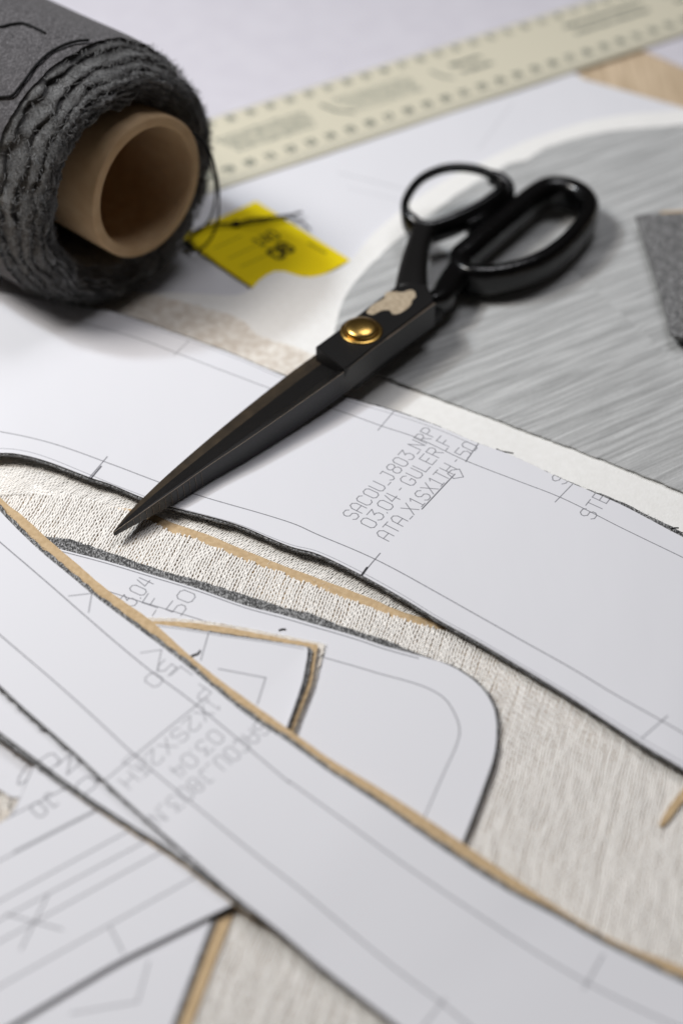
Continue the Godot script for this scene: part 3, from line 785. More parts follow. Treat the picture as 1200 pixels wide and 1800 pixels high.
func small_piece():
	# four layers cut together, each a little larger than the one above
	var c0 := [-6.314, 0.87, 5.147, -5.687, 0.87, 5.19, -4.741, 0.87, 5.234, -3.554, 0.87, 5.408, -2.134, 0.87, 5.753, -0.662, 0.87, 6.136, -0.512, 0.87, 6.262, -0.543, 0.87, 6.555, -0.652, 0.87, 7.072, -0.774, 0.87, 7.68, -1.107, 0.87, 8.802, -1.312, 0.87, 9.526]
	var c1 := [-6.058, 0.88, 7.587, -5.404, 0.88, 8.185, -4.748, 0.88, 8.77, -4.244, 0.88, 9.154, -3.748, 0.88, 9.533, -3.263, 0.88, 9.813, -2.942, 0.88, 9.999, -2.624, 0.88, 10.18, -2.311, 0.88, 10.28, -2, 0.88, 10.37, -1.689, 0.88, 10.46, -1.458, 0.88, 10.49]
	var k0 := [-6.275, 1, 5.385, -5.652, 1, 5.429, -4.714, 1, 5.45, -3.533, 1, 5.623, -2.121, 1, 5.965, -0.791, 1, 6.282, -0.692, 1, 6.345, -0.721, 1, 6.658, -0.78, 1, 7.111, -0.868, 1, 7.738, -1.228, 1, 8.934, -1.431, 1, 9.616]
	var d0 := [-6.246, 1.08, 5.581, -5.628, 1.08, 5.603, -4.687, 1.08, 5.71, -3.511, 1.08, 5.924, -2.11, 1.08, 6.199, -0.985, 1.08, 6.451, -0.852, 1.08, 6.534, -0.849, 1.08, 6.763, -0.892, 1.08, 7.133, -0.965, 1.08, 7.639, -1.322, 1.08, 8.896, -1.552, 1.08, 9.672]
	var e0 := [-6.237, 1.16, 5.583, -5.616, 1.16, 5.647, -4.673, 1.16, 5.797, -3.498, 1.16, 6.052, -2.103, 1.16, 6.305, -1.147, 1.16, 6.494, -0.982, 1.16, 6.556, -0.977, 1.16, 6.826, -1.02, 1.16, 7.195, -1.12, 1.16, 7.859, -1.397, 1.16, 8.934, -1.625, 1.16, 9.728]
	var t := layer("interlining_cloth", c0, c1, {"thick": 0.02, "wave": 0.0, "ragged": 0.05, "per": 3, "nu": 140}, M.gauze, "cream fringed interlining layer under the small cornered pattern", "cloth")
	fray(t, c0, -1.0, 70.0, 0.20, M.cream, 0.006, "frayed_yarns")
	var k := layer("kraft_paper", k0, c1, {"thick": 0.03, "mid": 0.97, "wave": 0.0, "ragged": 0.03, "per": 3}, M.kraft, "brown kraft layer edging the small cornered pattern piece", "paper sheet")
	var w := layer("wool_cloth", d0, c1, {"thick": 0.07, "mid": 1.04, "wave": 0.0, "ragged": 0.04, "per": 3}, M.wool, "charcoal wool layer under the small cornered pattern paper", "cloth")
	fray(w, d0, -1.0, 14.0, 0.06, M.wool_fibre, 0.004)
	var pr := Print.new(bounds([e0, c1]), 50.0, PAPER, 3)
	pr.path([-3.851, 1.12, 5.999, -4.016, 1.12, 6.959], 0.026, INK, 0.7)
	pr.path([-3.494, 1.12, 7.266, -2.139, 1.12, 7.589, -2.344, 1.12, 8.48], 0.026, INK, 0.75)
	pr.path([-5.614, 1.12, 5.7, -4.673, 1.12, 5.85, -3.498, 1.12, 6.104, -2.103, 1.12, 6.357, -1.08, 1.12, 6.587], 0.022, INK, 0.6)
	pattern("small_pattern_paper", e0, c1, {"thick": 0.022, "mid": 1.10, "wave": 0.0, "nu": 60, "per": 3}, pr, "small white pattern paper with a sharp corner lying on the rounded one")

func long_strip():
	var e0 := [-12.51, 1.4, -1, -10.65, 1.4, 1.303, -9.306, 1.4, 2.822, -8.073, 1.4, 4.022, -7.265, 1.4, 4.804, -6.193, 1.4, 5.76, -4.56, 1.4, 7.199, -2.669, 1.4, 9.012, -1.536, 1.4, 9.896, -0.256, 1.4, 10.98, 0.991, 1.4, 11.94, 2.507, 1.3, 13.14, 3.983, 1.2, 14.21, 5.241, 1.1, 14.93, 6.468, 1.05, 15.71, 8.163, 1, 16.64, 9.757, 1, 17.5]
	var e1 := [-11.11, 1.3, 6.481, -9.554, 1.3, 7.985, -8.693, 1.3, 8.824, -7.282, 1.3, 10.12, -6.28, 1.3, 11.1, -5.037, 1.3, 12.29, -3.976, 1.3, 13.26, -2.842, 1.2, 14.26, -1.577, 1.1, 15.28, -0.453, 1, 16.23, 1.242, 0.95, 17.58, 2.985, 0.95, 18.96, 4.2, 0.95, 19.85]
	var w0 := [-12.61, 1.3, -1.452, -10.73, 1.3, 0.932, -9.371, 1.3, 2.493, -8.129, 1.3, 3.706, -7.312, 1.3, 4.519, -6.232, 1.3, 5.483, -4.591, 1.3, 6.916, -2.687, 1.3, 8.747, -1.546, 1.3, 9.64, -0.258, 1.3, 10.74, 0.998, 1.3, 11.71, 2.524, 1.2, 12.9, 4.009, 1.1, 13.98, 5.274, 1, 14.72, 6.506, 0.96, 15.51, 8.212, 0.9, 16.45, 9.816, 0.9, 17.32]
	var w1 := [-11.12, 1.2, 6.567, -9.558, 1.2, 8.068, -8.696, 1.2, 8.906, -7.29, 1.2, 10.16, -6.287, 1.2, 11.14, -5.045, 1.2, 12.31, -3.983, 1.2, 13.28, -2.847, 1.1, 14.28, -1.579, 1, 15.3, -0.453, 0.9, 16.26, 1.244, 0.85, 17.61, 2.989, 0.85, 18.99, 4.206, 0.85, 19.89]
	var k0 := [-12.76, 1.18, -2.122, -10.83, 1.18, 0.462, -9.936, 1.18, 1.338, -8.888, 1.18, 2.453, -7.986, 1.18, 3.345, -7.011, 1.18, 4.325, -5.537, 1.18, 5.578, -4.399, 1.18, 6.78, -3.196, 1.18, 7.914, -2.026, 1.18, 8.91, -0.958, 1.18, 9.817, -0.26, 1.18, 10.4, 1.008, 1.18, 11.3, 2.217, 1.18, 12.22, 2.932, 1.1, 12.74, 4.769, 0.95, 14.12, 6.538, 0.86, 15.37, 8.284, 0.8, 16.13, 9.909, 0.8, 16.96]
	var k1 := [-11.2, 1.1, 6.215, -9.628, 1.1, 7.754, -8.759, 1.1, 8.601, -7.337, 1.1, 9.909, -6.328, 1.1, 10.89, -5.075, 1.1, 12.1, -4.006, 1.1, 13.07, -2.863, 1, 14.08, -1.589, 0.9, 15.12, -0.456, 0.8, 16.07, 1.252, 0.75, 17.43, 3.006, 0.75, 18.82, 4.231, 0.75, 19.72]
	layer("kraft_paper", k0, k1, {"thick": 0.03, "wave": 0.0, "ragged": 0.015, "nu": 150}, M.kraft, "brown kraft layer edging the long diagonal white strip", "paper sheet")
	var w := layer("wool_cloth", w0, w1, {"thick": 0.08, "wave": 0.0, "ragged": 0.07, "nu": 170, "seed": 6.0}, M.wool, "charcoal wool layer under the long diagonal white strip", "cloth")
	fray(w, w0, -1.0, 24.0, 0.07, M.wool_fibre, 0.004)
	var pr := Print.new(bounds([e0, e1]), 50.0, PAPER, 4)
	pr.path([-10.85, 1.4, 2.204, -10.43, 1.4, 2.609, -8.755, 1.4, 4.247, -6.915, 1.4, 6.079, -5.488, 1.4, 7.442, -3.984, 1.4, 8.744, -1.564, 1.4, 11.05, -1.197, 1.4, 11.34, 1.437, 1.4, 13.48, 3.975, 1.4, 15.35, 5.933, 1.4, 16.67, 7.913, 1.4, 17.73, 9.109, 1.4, 18.36], 0.028, INK, 0.75, true)
	pr.path([-10.24, 1.35, 5.782, -9.842, 1.35, 6.207, -8.105, 1.35, 7.824, -6.839, 1.35, 9.052, -5.536, 1.35, 10.36, -3.965, 1.35, 11.79, -2.223, 1.35, 13.29, -0.948, 1.35, 14.34, 1.092, 1.35, 16.11, 2.405, 1.35, 17.15, 3.074, 1.35, 17.76, 3.899, 1.35, 18.47], 0.028, INK, 0.75, true)
	pr.path([6.337, 1.1, 15.92, 5.767, 1.1, 16.78], 0.03, INK, 0.7)
	pr.path([2.452, 1.1, 17.02, 1.886, 1.1, 17.71], 0.03, INK, 0.7)
	pr.path([-3.724, 1.35, 8.455, -6.268, 1.35, 11.15], 0.028, INK, 0.75)
	pr.path([-8.04, 1.4, 4.782, -7.363, 1.4, 4.694, -7.375, 1.4, 5.416], 0.026, INK, 0.7)
	pr.path([-5.716, 1.4, 6.912, -5.126, 1.4, 6.809, -5.186, 1.4, 7.583], 0.026, PENCIL, 0.8)
	write(pr, "SACOU_J803_N", [-2.255, 1.36, 9.269, -5.009, 1.36, 12.21], 0.46, PENCIL, 0.026, 0.75)
	write(pr, "03.04", [-3.482, 1.36, 9.532, -4.612, 1.36, 10.81], 0.46, PENCIL, 0.026, 0.75)
	write(pr, "X2SX2TH", [-3.831, 1.36, 8.734, -5.896, 1.36, 11.1], 0.46, PENCIL, 0.026, 0.75)
	write(pr, "50", [-5, 1.38, 7.163, -5.545, 1.38, 7.867], 0.46, PENCIL, 0.026, 0.8)
	write(pr, "L", [-4.529, 1.38, 7.406, -4.793, 1.38, 7.708], 0.46, PENCIL, 0.026, 0.8)
	write(pr, "P", [-3.972, 1.38, 8.026, -4.205, 1.38, 8.321], 0.46, PENCIL, 0.026, 0.7)
	write(pr, "I1", [-3.419, 1.38, 8.242, -3.771, 1.38, 8.671], 0.46, PENCIL, 0.026, 0.6)
	pr.path([-5.848, 1.36, 10.56, -5.62, 1.36, 10.27, -5.195, 1.36, 10.56, -5.349, 1.36, 10.85, -5.848, 1.36, 10.56], 0.026, PENCIL, 0.6)
	pattern("long_pattern_strip", e0, e1, {"thick": 0.022, "wave": 0.0, "nu": 150, "nv": 20}, pr, "long white pattern strip running diagonally with upside-down plotted lettering")

func lower_left_pieces():
	# sheet at the very bottom with its kraft edge
	var g0 := [-8.975, 0.72, 16.95, -7.474, 0.72, 16.09, -5.619, 0.72, 15.34, -4.259, 0.72, 14.81, -3.246, 0.72, 14.88]
	var g1 := [-8.483, 0.72, 19.64, -7.218, 0.72, 19.51, -6.204, 0.72, 19.38, -5.184, 0.72, 19.25, -4.477, 0.72, 19.19]
	var k0 := [-9.016, 0.62, 16.84, -7.519, 0.62, 15.89, -5.653, 0.62, 15.14, -3.862, 0.62, 14.52, -2.689, 0.62, 14.52]
	var k1 := [-8.509, 0.62, 19.6, -7.24, 0.62, 19.47, -6.223, 0.62, 19.34, -4.94, 0.62, 19.21, -4.036, 0.62, 19.15]
	layer("kraft_paper", k0, k1, {"thick": 0.03, "wave": 0.0, "per": 3}, M.kraft, "brown kraft layer edging the lowest white pattern corner", "paper sheet")
	var wa := [-8.991, 0.69, 16.9, -7.494, 0.69, 15.98, -5.638, 0.69, 15.2, -3.992, 0.69, 14.62, -3.1, 0.69, 14.74]
	var wb := [-8.491, 0.69, 19.62, -7.224, 0.69, 19.5, -6.209, 0.69, 19.37, -5.124, 0.69, 19.24, -4.365, 0.69, 19.18]
	layer("wool_cloth", wa, wb, {"thick": 0.05, "wave": 0.0, "ragged": 0.04, "per": 3}, M.wool, "charcoal wool layer under the lowest white pattern corner", "cloth")
	var pr := Print.new(bounds([g0, g1]), 46.0, PAPER, 6)
	pr.path([-4.692, 0.72, 15.94, -4.867, 0.72, 16.97, -6.419, 0.72, 17.26], 0.03, INK, 0.65)
	pattern("corner_pattern_paper", g0, g1, {"thick": 0.022, "wave": 0.0, "nu": 50, "per": 3}, pr, "lowest white pattern paper corner beside a kraft edge")

	# small sheet showing one plotted letter
	var s0 := [-10.52, 0.62, 8.622, -9.444, 0.62, 9.351, -8.762, 0.62, 9.69, -8.104, 0.62, 9.914]
	var s1 := [-10.15, 0.62, 10.65, -9.174, 0.62, 10.97, -8.627, 0.62, 11.24, -8.343, 0.62, 10.19]
	pr = Print.new(bounds([s0, s1]), 46.0, PAPER, 7)
	write(pr, "S", [-8.517, 0.62, 10.06, -8.78, 0.62, 10.76], 0.45, PENCIL, 0.03)
	var o := pattern("tiny_pattern_paper", s0, s1, {"thick": 0.022, "wave": 0.0, "nu": 40, "per": 2}, pr, "tip of a small white paper marked with the letter S")
	var fr := thing("interlining_cloth", "fluffy cream interlining scrap at the ruled sheet's notch", "cloth")
	put("ground", sheet_mesh([-10.14, 0.56, 10.79, -9.179, 0.56, 11, -8.534, 0.56, 11.22, -8.061, 0.56, 11.32], [-9.816, 0.56, 12.53, -8.975, 0.56, 12.23, -8.436, 0.56, 11.85, -8.009, 0.56, 11.68], {"thick": 0.03, "ragged": 0.1}), M.gauze, fr)
	fray(fr, [-9.607, 0.58, 11.16, -9.138, 0.58, 11.23, -8.567, 0.58, 11.37], 1.0, 30.0, 0.25, M.cream, 0.008, "frayed_yarns")

	# ruled sheet with a cross mark
	var f0 := [-9.733, 0.86, 12.68, -8.935, 0.86, 12.15, -8.709, 0.86, 11.9, -8.527, 0.86, 11.34, -8.307, 0.86, 10.39, -7.659, 0.86, 10.62, -6.35, 0.86, 11.34, -5.058, 0.86, 12.21, -3.808, 0.86, 13.05, -2.3, 0.86, 14.02]
	var f1 := [-8.724, 0.86, 18.18, -8.006, 0.86, 17.73, -7.752, 0.86, 17.56, -7.033, 0.86, 17.07, -6.161, 0.86, 16.48, -5.367, 0.86, 15.96, -4.338, 0.86, 15.38, -3.531, 0.86, 14.93, -2.735, 0.86, 14.49, -2.289, 0.86, 14.27]
	var w1 := [-8.721, 0.78, 18.28, -8.003, 0.78, 17.83, -7.751, 0.78, 17.65, -7.032, 0.78, 17.16, -6.16, 0.78, 16.57, -5.368, 0.78, 16.04, -4.339, 0.78, 15.46, -3.531, 0.78, 15.01, -2.679, 0.78, 14.54, -2.233, 0.78, 14.32]
	var w := layer("wool_cloth", f0, w1, {"thick": 0.06, "wave": 0.0, "ragged": 0.03, "per": 3, "mid": 0.77}, M.wool, "charcoal wool layer under the ruled white sheet with a cross mark", "cloth")
	w.position.y = -0.0008
	pr = Print.new(bounds([f0, f1]), 46.0, PAPER, 8)
	for l in [[-9.015, 0.86, 13.42, -8.751, 0.86, 13.26, -6.836, 0.86, 12.04, -6.028, 0.86, 11.52], [-8.817, 0.86, 14.57, -8.561, 0.86, 14.4, -5.504, 0.86, 12.36, -4.788, 0.86, 11.9], [-8.729, 0.86, 15.08, -8.476, 0.86, 14.91, -5.043, 0.86, 12.68, -4.456, 0.86, 12.29], [-8.63, 0.86, 15.65, -8.379, 0.86, 15.49, -4.59, 0.86, 12.98, -3.989, 0.86, 12.58], [-8.432, 0.86, 16.81, -8.186, 0.86, 16.65, -3.674, 0.86, 13.7, -2.92, 0.86, 13.21], [-8.429, 0.86, 13, -6.328, 0.86, 11.65], [-8.836, 0.86, 12.04, -7.226, 0.86, 11]]:
		pr.path(l, 0.032, INK, 0.7)
	pr.path([-5.713, 0.86, 15.11, -5.317, 0.86, 15.79], 0.032, INK, 0.65)
	pr.path([-8.331, 0.86, 14.76, -6.886, 0.86, 15.17], 0.032, INK, 0.7)
	pr.path([-7.373, 0.86, 14.22, -7.83, 0.86, 15.7], 0.032, INK, 0.7)
	pr.path([-8.339, 0.86, 10.48, -8.552, 0.86, 11.37, -8.644, 0.86, 11.93], 0.03, INK, 0.6)
	write(pr, "JO", [-7.761, 0.86, 11.2, -8.232, 0.86, 11.69], 0.45, PENCIL, 0.03)
	pattern("ruled_pattern_paper", f0, f1, {"thick": 0.022, "wave": 0.0, "nu": 80, "per": 3}, pr, "white pattern sheet ruled with parallel diagonal lines and a cross mark")

	# narrow piece squeezed between the ruled sheet and the long strip
	var n0 := [-10.8, 1.04, 6.69, -9.662, 1.04, 7.608, -8.562, 1.04, 8.499, -7.124, 1.04, 9.831, -5.75, 1.04, 11.1, -4.439, 1.04, 12.32, -3.174, 1.04, 13.64, -1.83, 1.04, 14.9]
	var n1 := [-10.46, 1.04, 8.499, -9.367, 1.04, 9.381, -8.271, 1.04, 10.24, -6.991, 1.04, 11.23, -5.685, 1.04, 12.15, -4.254, 1.04, 13.13, -3.151, 1.04, 14.02, -2.258, 1.04, 14.78]
	var m1 := [-10.44, 0.98, 8.727, -9.343, 0.98, 9.584, -8.253, 0.98, 10.41, -6.979, 0.98, 11.38, -5.679, 0.98, 12.26, -4.251, 0.98, 13.23, -3.15, 0.98, 14.1, -2.258, 0.98, 14.84]
	var q1 := [-10.47, 0.9, 8.63, -9.373, 0.9, 9.49, -8.277, 0.9, 10.34, -6.991, 0.9, 11.37, -5.684, 0.9, 12.3, -4.255, 0.9, 13.27, -3.153, 0.9, 14.14, -2.261, 0.9, 14.86]
	layer("kraft_paper", [-10.84, 0.9, 6.579, -9.704, 0.9, 7.502, -8.6, 0.9, 8.396, -7.155, 0.9, 9.734, -5.775, 0.9, 11.01, -4.458, 0.9, 12.23, -3.188, 0.9, 13.56, -1.838, 0.9, 14.82], q1, {"thick": 0.03, "wave": 0.0, "ragged": 0.03}, M.kraft, "thin brown kraft edge under the narrow lettered paper", "paper sheet")
	var ww := layer("wool_cloth", [-10.82, 0.98, 6.642, -9.68, 0.98, 7.563, -8.578, 0.98, 8.455, -7.137, 0.98, 9.789, -5.761, 0.98, 11.06, -4.447, 0.98, 12.28, -3.18, 0.98, 13.61, -1.834, 0.98, 14.87], m1, {"thick": 0.07, "wave": 0.0, "ragged": 0.05}, M.wool, "charcoal wool layer under the narrow lettered paper", "cloth")
	fray(ww, m1, 1.0, 22.0, 0.10, M.wool_fibre, 0.005)
	pr = Print.new(bounds([n0, n1]), 46.0, PAPER, 9)
	write(pr, "O", [-7.836, 1.04, 10.05, -8.188, 1.04, 10.38], 0.42, PENCIL, 0.03)
	write(pr, "Z", [-7.306, 1.04, 10.09, -7.651, 1.04, 10.49], 0.42, PENCIL, 0.03)
	write(pr, "O", [-6.759, 1.04, 10.78, -7.108, 1.04, 11.14], 0.42, PENCIL, 0.03)
	pattern("narrow_pattern_paper", n0, n1, {"thick": 0.022, "wave": 0.0, "nu": 80}, pr, "narrow white pattern paper with a few letters beside the long strip's lower edge")

# ------------------------------------------------------------------ roll of cloth
func lathe(profile: Array, from: Vector3, axis: Vector3, sides: int, bump: float, seed_at: float) -> ArrayMesh:
	# profile: [along, radius, radius ...] pairs; along is measured back from the front end
	var side := axis.cross(Vector3.UP).normalized()
	var st := start()
	st.set_smooth_group(0)
	var g := []
	for q in profile:
		var row := PackedVector3Array()
		for k in sides + 1:
			var a := TAU * (k % sides) / sides
			var d := side * cos(a) + Vector3.UP * sin(a)
			var r: float = q[1]
			var s: float = q[0]
			if bump > 0.0:
				var amount: float = bump * (q[2] if q.size() > 2 else 1.0)
				r += amount * wob.get_noise_3d(cos(a) * 1.6 + seed_at, sin(a) * 1.6, s * 0.9)
				r += amount * 0.5 * wob.get_noise_3d(cos(a) * 7.0, sin(a) * 7.0 + seed_at, s * 3.0)
				s += amount * 1.3 * wob.get_noise_3d(cos(a) * 4.0 + 30.0, sin(a) * 4.0, r * 2.2 + seed_at)
			row.append(from - axis * s + d * r)
		g.append(row)
	for i in g.size() - 1:
		for k in sides:
			# outside: axis x radial order
			quad(st, g[i][k], g[i][k + 1], g[i + 1][k + 1], g[i + 1][k])
	st.generate_normals()
	return st.commit()

func cloth_roll():
	var t := thing("cloth_roll", "dark grey cloth rolled on a brown cardboard tube", "cloth roll")
	var turn := deg_to_rad(40.3)
	var axis := Vector3(cos(turn), 0, sin(turn))
	var tube_at := Vector3(-6.85, 4.98, -11.15)
	var roll_at := tube_at + Vector3(-0.30, -0.02, 0.45)
	var R := 4.86
	# tube: wall, rounded lip, long bore
	put("cardboard_tube", lathe([[30, 0.001], [30, 2.62], [0.06, 2.62], [0.01, 2.58], [0.0, 2.54], [0.0, 2.30], [0.02, 2.26], [0.08, 2.235], [0.3, 2.23]], tube_at, axis, 72, 0.0, 0.0), M.card, t)
	put("tube_bore", lathe([[0.29, 2.229], [29.9, 2.229], [29.9, 0.001]], tube_at, axis, 72, 0.0, 0.0), M.card, t)
	# wound cloth: fuzzy selvedges of the turns at the end, then the outer turn
	var prof := []
	prof.append([3.6, 3.0, 0.1])
	prof.append([2.2, 3.05, 0.2])
	var turns := 9
	for i in turns:
		var f := float(i) / (turns - 1)
		var r := lerpf(3.12, R - 0.28, f)
		var s := 0.5 + 0.45 * pow(1.0 - f, 2.0) - 0.2 * sin(f * PI * 0.62) + 1.7 * pow(maxf(f - 0.45, 0.0) / 0.55, 2.0)
		prof.append([s + 0.22, r - 0.09, 1.0])
		prof.append([s - 0.02, r - 0.02, 1.3])
		prof.append([s + 0.0, r + 0.06, 1.3])
		prof.append([s + 0.18, r + 0.11, 1.0])
	prof.append([2.35, R - 0.05, 0.5])
	var back := prof.duplicate()
	prof.reverse()
	put("selvedge_end", lathe(prof, roll_at, axis, 160, 0.22, 3.0), M.roll_edge, t)
	put("outer_turn", lathe([[30, 3.1, 0.0], [29.8, R, 0.2], [24, R, 0.3], [18, R + 0.03, 0.3], [12, R, 0.3], [8, R + 0.02, 0.3], [5, R, 0.3], [3.9, R + 0.02, 0.3], [3.0, R, 0.3], [2.5, R - 0.01, 0.4], [2.2, R - 0.03, 0.5]], roll_at, axis, 160, 0.22, 3.0), M.roll, t)
	# fuzz over the end
	var h := Hairs.new()
	var side := axis.cross(Vector3.UP).normalized()
	for i in 5200:
		var f := pow(rng.randf(), 0.8)
		var r := lerpf(3.1, R - 0.03, f)
		var s := 0.47 + 0.45 * pow(1.0 - f, 2.0) - 0.2 * sin(f * PI * 0.62) + 1.7 * pow(maxf(f - 0.45, 0.0) / 0.55, 2.0) + 0.05
		var a := rng.randf() * TAU
		var d := side * cos(a) + Vector3.UP * sin(a)
		var p := roll_at - axis * s + d * r
		if p.y < 0.3: continue
		var dir := (axis * rng.randf_range(0.2, 1.0) + d * rng.randf_range(-0.5, 0.9) + side.rotated(axis, rng.randf() * TAU) * 0.7).normalized()
		var l := rng.randf_range(0.08, 0.26)
		var bend := Vector3(rng.randf_range(-1, 1), rng.randf_range(-1, 1), rng.randf_range(-1, 1)) * 0.5
		h.add(PackedVector3Array([p - dir * 0.05, p + dir * l * 0.5, p + (dir + bend).normalized() * l]), 0.016, 0.008)
	stuff(put("fuzz", h.mesh(), M.roll_fibre, t))
	# loose ridges of the outer turn
	for line in [[-11.94, 8.75, -10.63, -11.30, 8.96, -10.44, -10.87, 9.09, -10.32, -10.64, 9.26, -10.50, -10.43, 9.43, -10.75, -10.23, 9.59, -11.09, -10.01, 9.72, -11.42, -9.72, 9.82, -11.83, -9.30, 9.88, -12.22, -8.90, 9.88, -12.49, -8.50, 9.85, -12.63], [-12.32, 9.81, -13.91, -11.68, 9.84, -13.58, -11.30, 9.87, -13.70, -10.91, 9.89, -13.72, -10.48, 9.89, -13.43, -10.03, 9.89, -13.03]]:
		put("loose_thread", tube_mesh(smooth_line(v3(line), 5), 0.05, 0.05, 6), M.thread, t)

# ------------------------------------------------------------------ ruler
func ruler():
	var a := Vector3(-7.2, 0, 0)
	var p := v3([-6.035, 0.3, -17.86, 16.33, 0.3, -31.6])
	var dir := (p[1] - p[0])
	dir.y = 0
	dir = dir.normalized()
	var away := Vector3(dir.z, 0, -dir.x)
	var origin := p[0] - dir * 6.0
	origin.y = 0.12
	var L := 46.0
	var W := 5.0
	var T := 0.28
	var st := start()
	st.set_smooth_group(-1)
	var at := func(x: float, z: float, y: float) -> Vector3: return origin + dir * x + away * z + Vector3(0, y, 0)
	# bevelled section, swept along
	var sec := [[0.0, 0.0], [0.0, 0.10], [0.55, T], [W - 0.35, T], [W, 0.12], [W, 0.0]]
	for i in sec.size():
		var s: Array = sec[i]
		var e: Array = sec[(i + 1) % sec.size()]
		var q := [at.call(0, s[0], s[1]), at.call(0, e[0], e[1]), at.call(L, e[0], e[1]), at.call(L, s[0], s[1])]
		for k in [0, 1, 2, 0, 2, 3]:
			var which: int = [0, 1, 2, 3][k]
			var across: float = s[0] if which == 0 or which == 3 else e[0]
			st.set_uv(Vector2(0.0 if which < 2 else 1.0, 1.0 - clampf(across / W, 0, 1)))
			st.add_vertex(q[which] * CM)
	for end in [0.0, L]:
		var ring := []
		for s in sec: ring.append(at.call(end, s[0], s[1]))
		for i in range(1, ring.size() - 1):
			for v in ([ring[0], ring[i + 1], ring[i]] if end == 0.0 else [ring[0], ring[i], ring[i + 1]]):
				st.set_uv(Vector2(0.01, 0.5))
				st.add_vertex(v * CM)
	var pr := Print.new(Rect2(0, 0, L, W), 40.0, Color(0.89, 0.865, 0.775), 12)
	var ink := Color(0.24, 0.29, 0.28)
	for c in int(L) + 1:
		for mm in 10:
			var x := c + mm * 0.1
			var l := 0.42 if mm == 0 else (0.32 if mm == 5 else 0.22)
			pr.line(Vector2(x, 0.04), Vector2(x, 0.04 + l), 0.02, ink, 0.75)
			pr.line(Vector2(x, W - 0.04), Vector2(x, W - 0.04 - l), 0.02, ink, 0.45)
		write(pr, str(46 - c), [c - 0.16, 0, 0.86, c + 0.2, 0, 0.86], 0.34, ink, 0.06, 1.0)
		write(pr, str(c + 1), [c - 0.2, 0, W - 0.62, c + 0.22, 0, W - 0.62], 0.36, ink, 0.08, 1.0)
	# blocks of fine print in the middle, too small to read
	var r := RandomNumberGenerator.new()
	r.seed = 77
	for b in [[8.6, 1.9, 4.4, 5, 0.85], [14.6, 1.75, 4.0, 6, 0.5], [20.9, 1.95, 1.7, 2, 1.0], [27.6, 1.75, 4.6, 2, 1.0], [33.8, 1.75, 4.6, 2, 1.0], [39.5, 1.8, 3.0, 4, 0.8]]:
		for row in b[3]:
			var z: float = b[1] + row * (1.5 / b[3])
			var x: float = b[0] + row * 0.12
			while x < b[0] + b[2]:
				var w := r.randf_range(0.05, 0.14)
				pr.line(Vector2(x, z + r.randf_range(-0.09, 0.02)), Vector2(x + w * 0.5, z + r.randf_range(-0.02, 0.1)), 0.085 if b[3] > 2 else 0.16, ink, b[4])
				x += w + r.randf_range(0.03, 0.10)
	pr.path([14.0, 0, 1.8, 14.3, 0, 2.6, 14.9, 0, 3.1], 0.16, ink, 0.8)
	pr.path([19.8, 0, 1.9, 20.0, 0, 2.6, 20.3, 0, 2.9], 0.16, ink, 0.55)
	st.generate_normals()
	var m := mat(Color(1, 1, 1), 0.42, {"tex": tex(pr.img), "spec": 0.4})
	var o := put("ruler", st.commit(), m, self)
	meta(o, "cream plastic ruler with dark scale marks along both edges", "ruler")

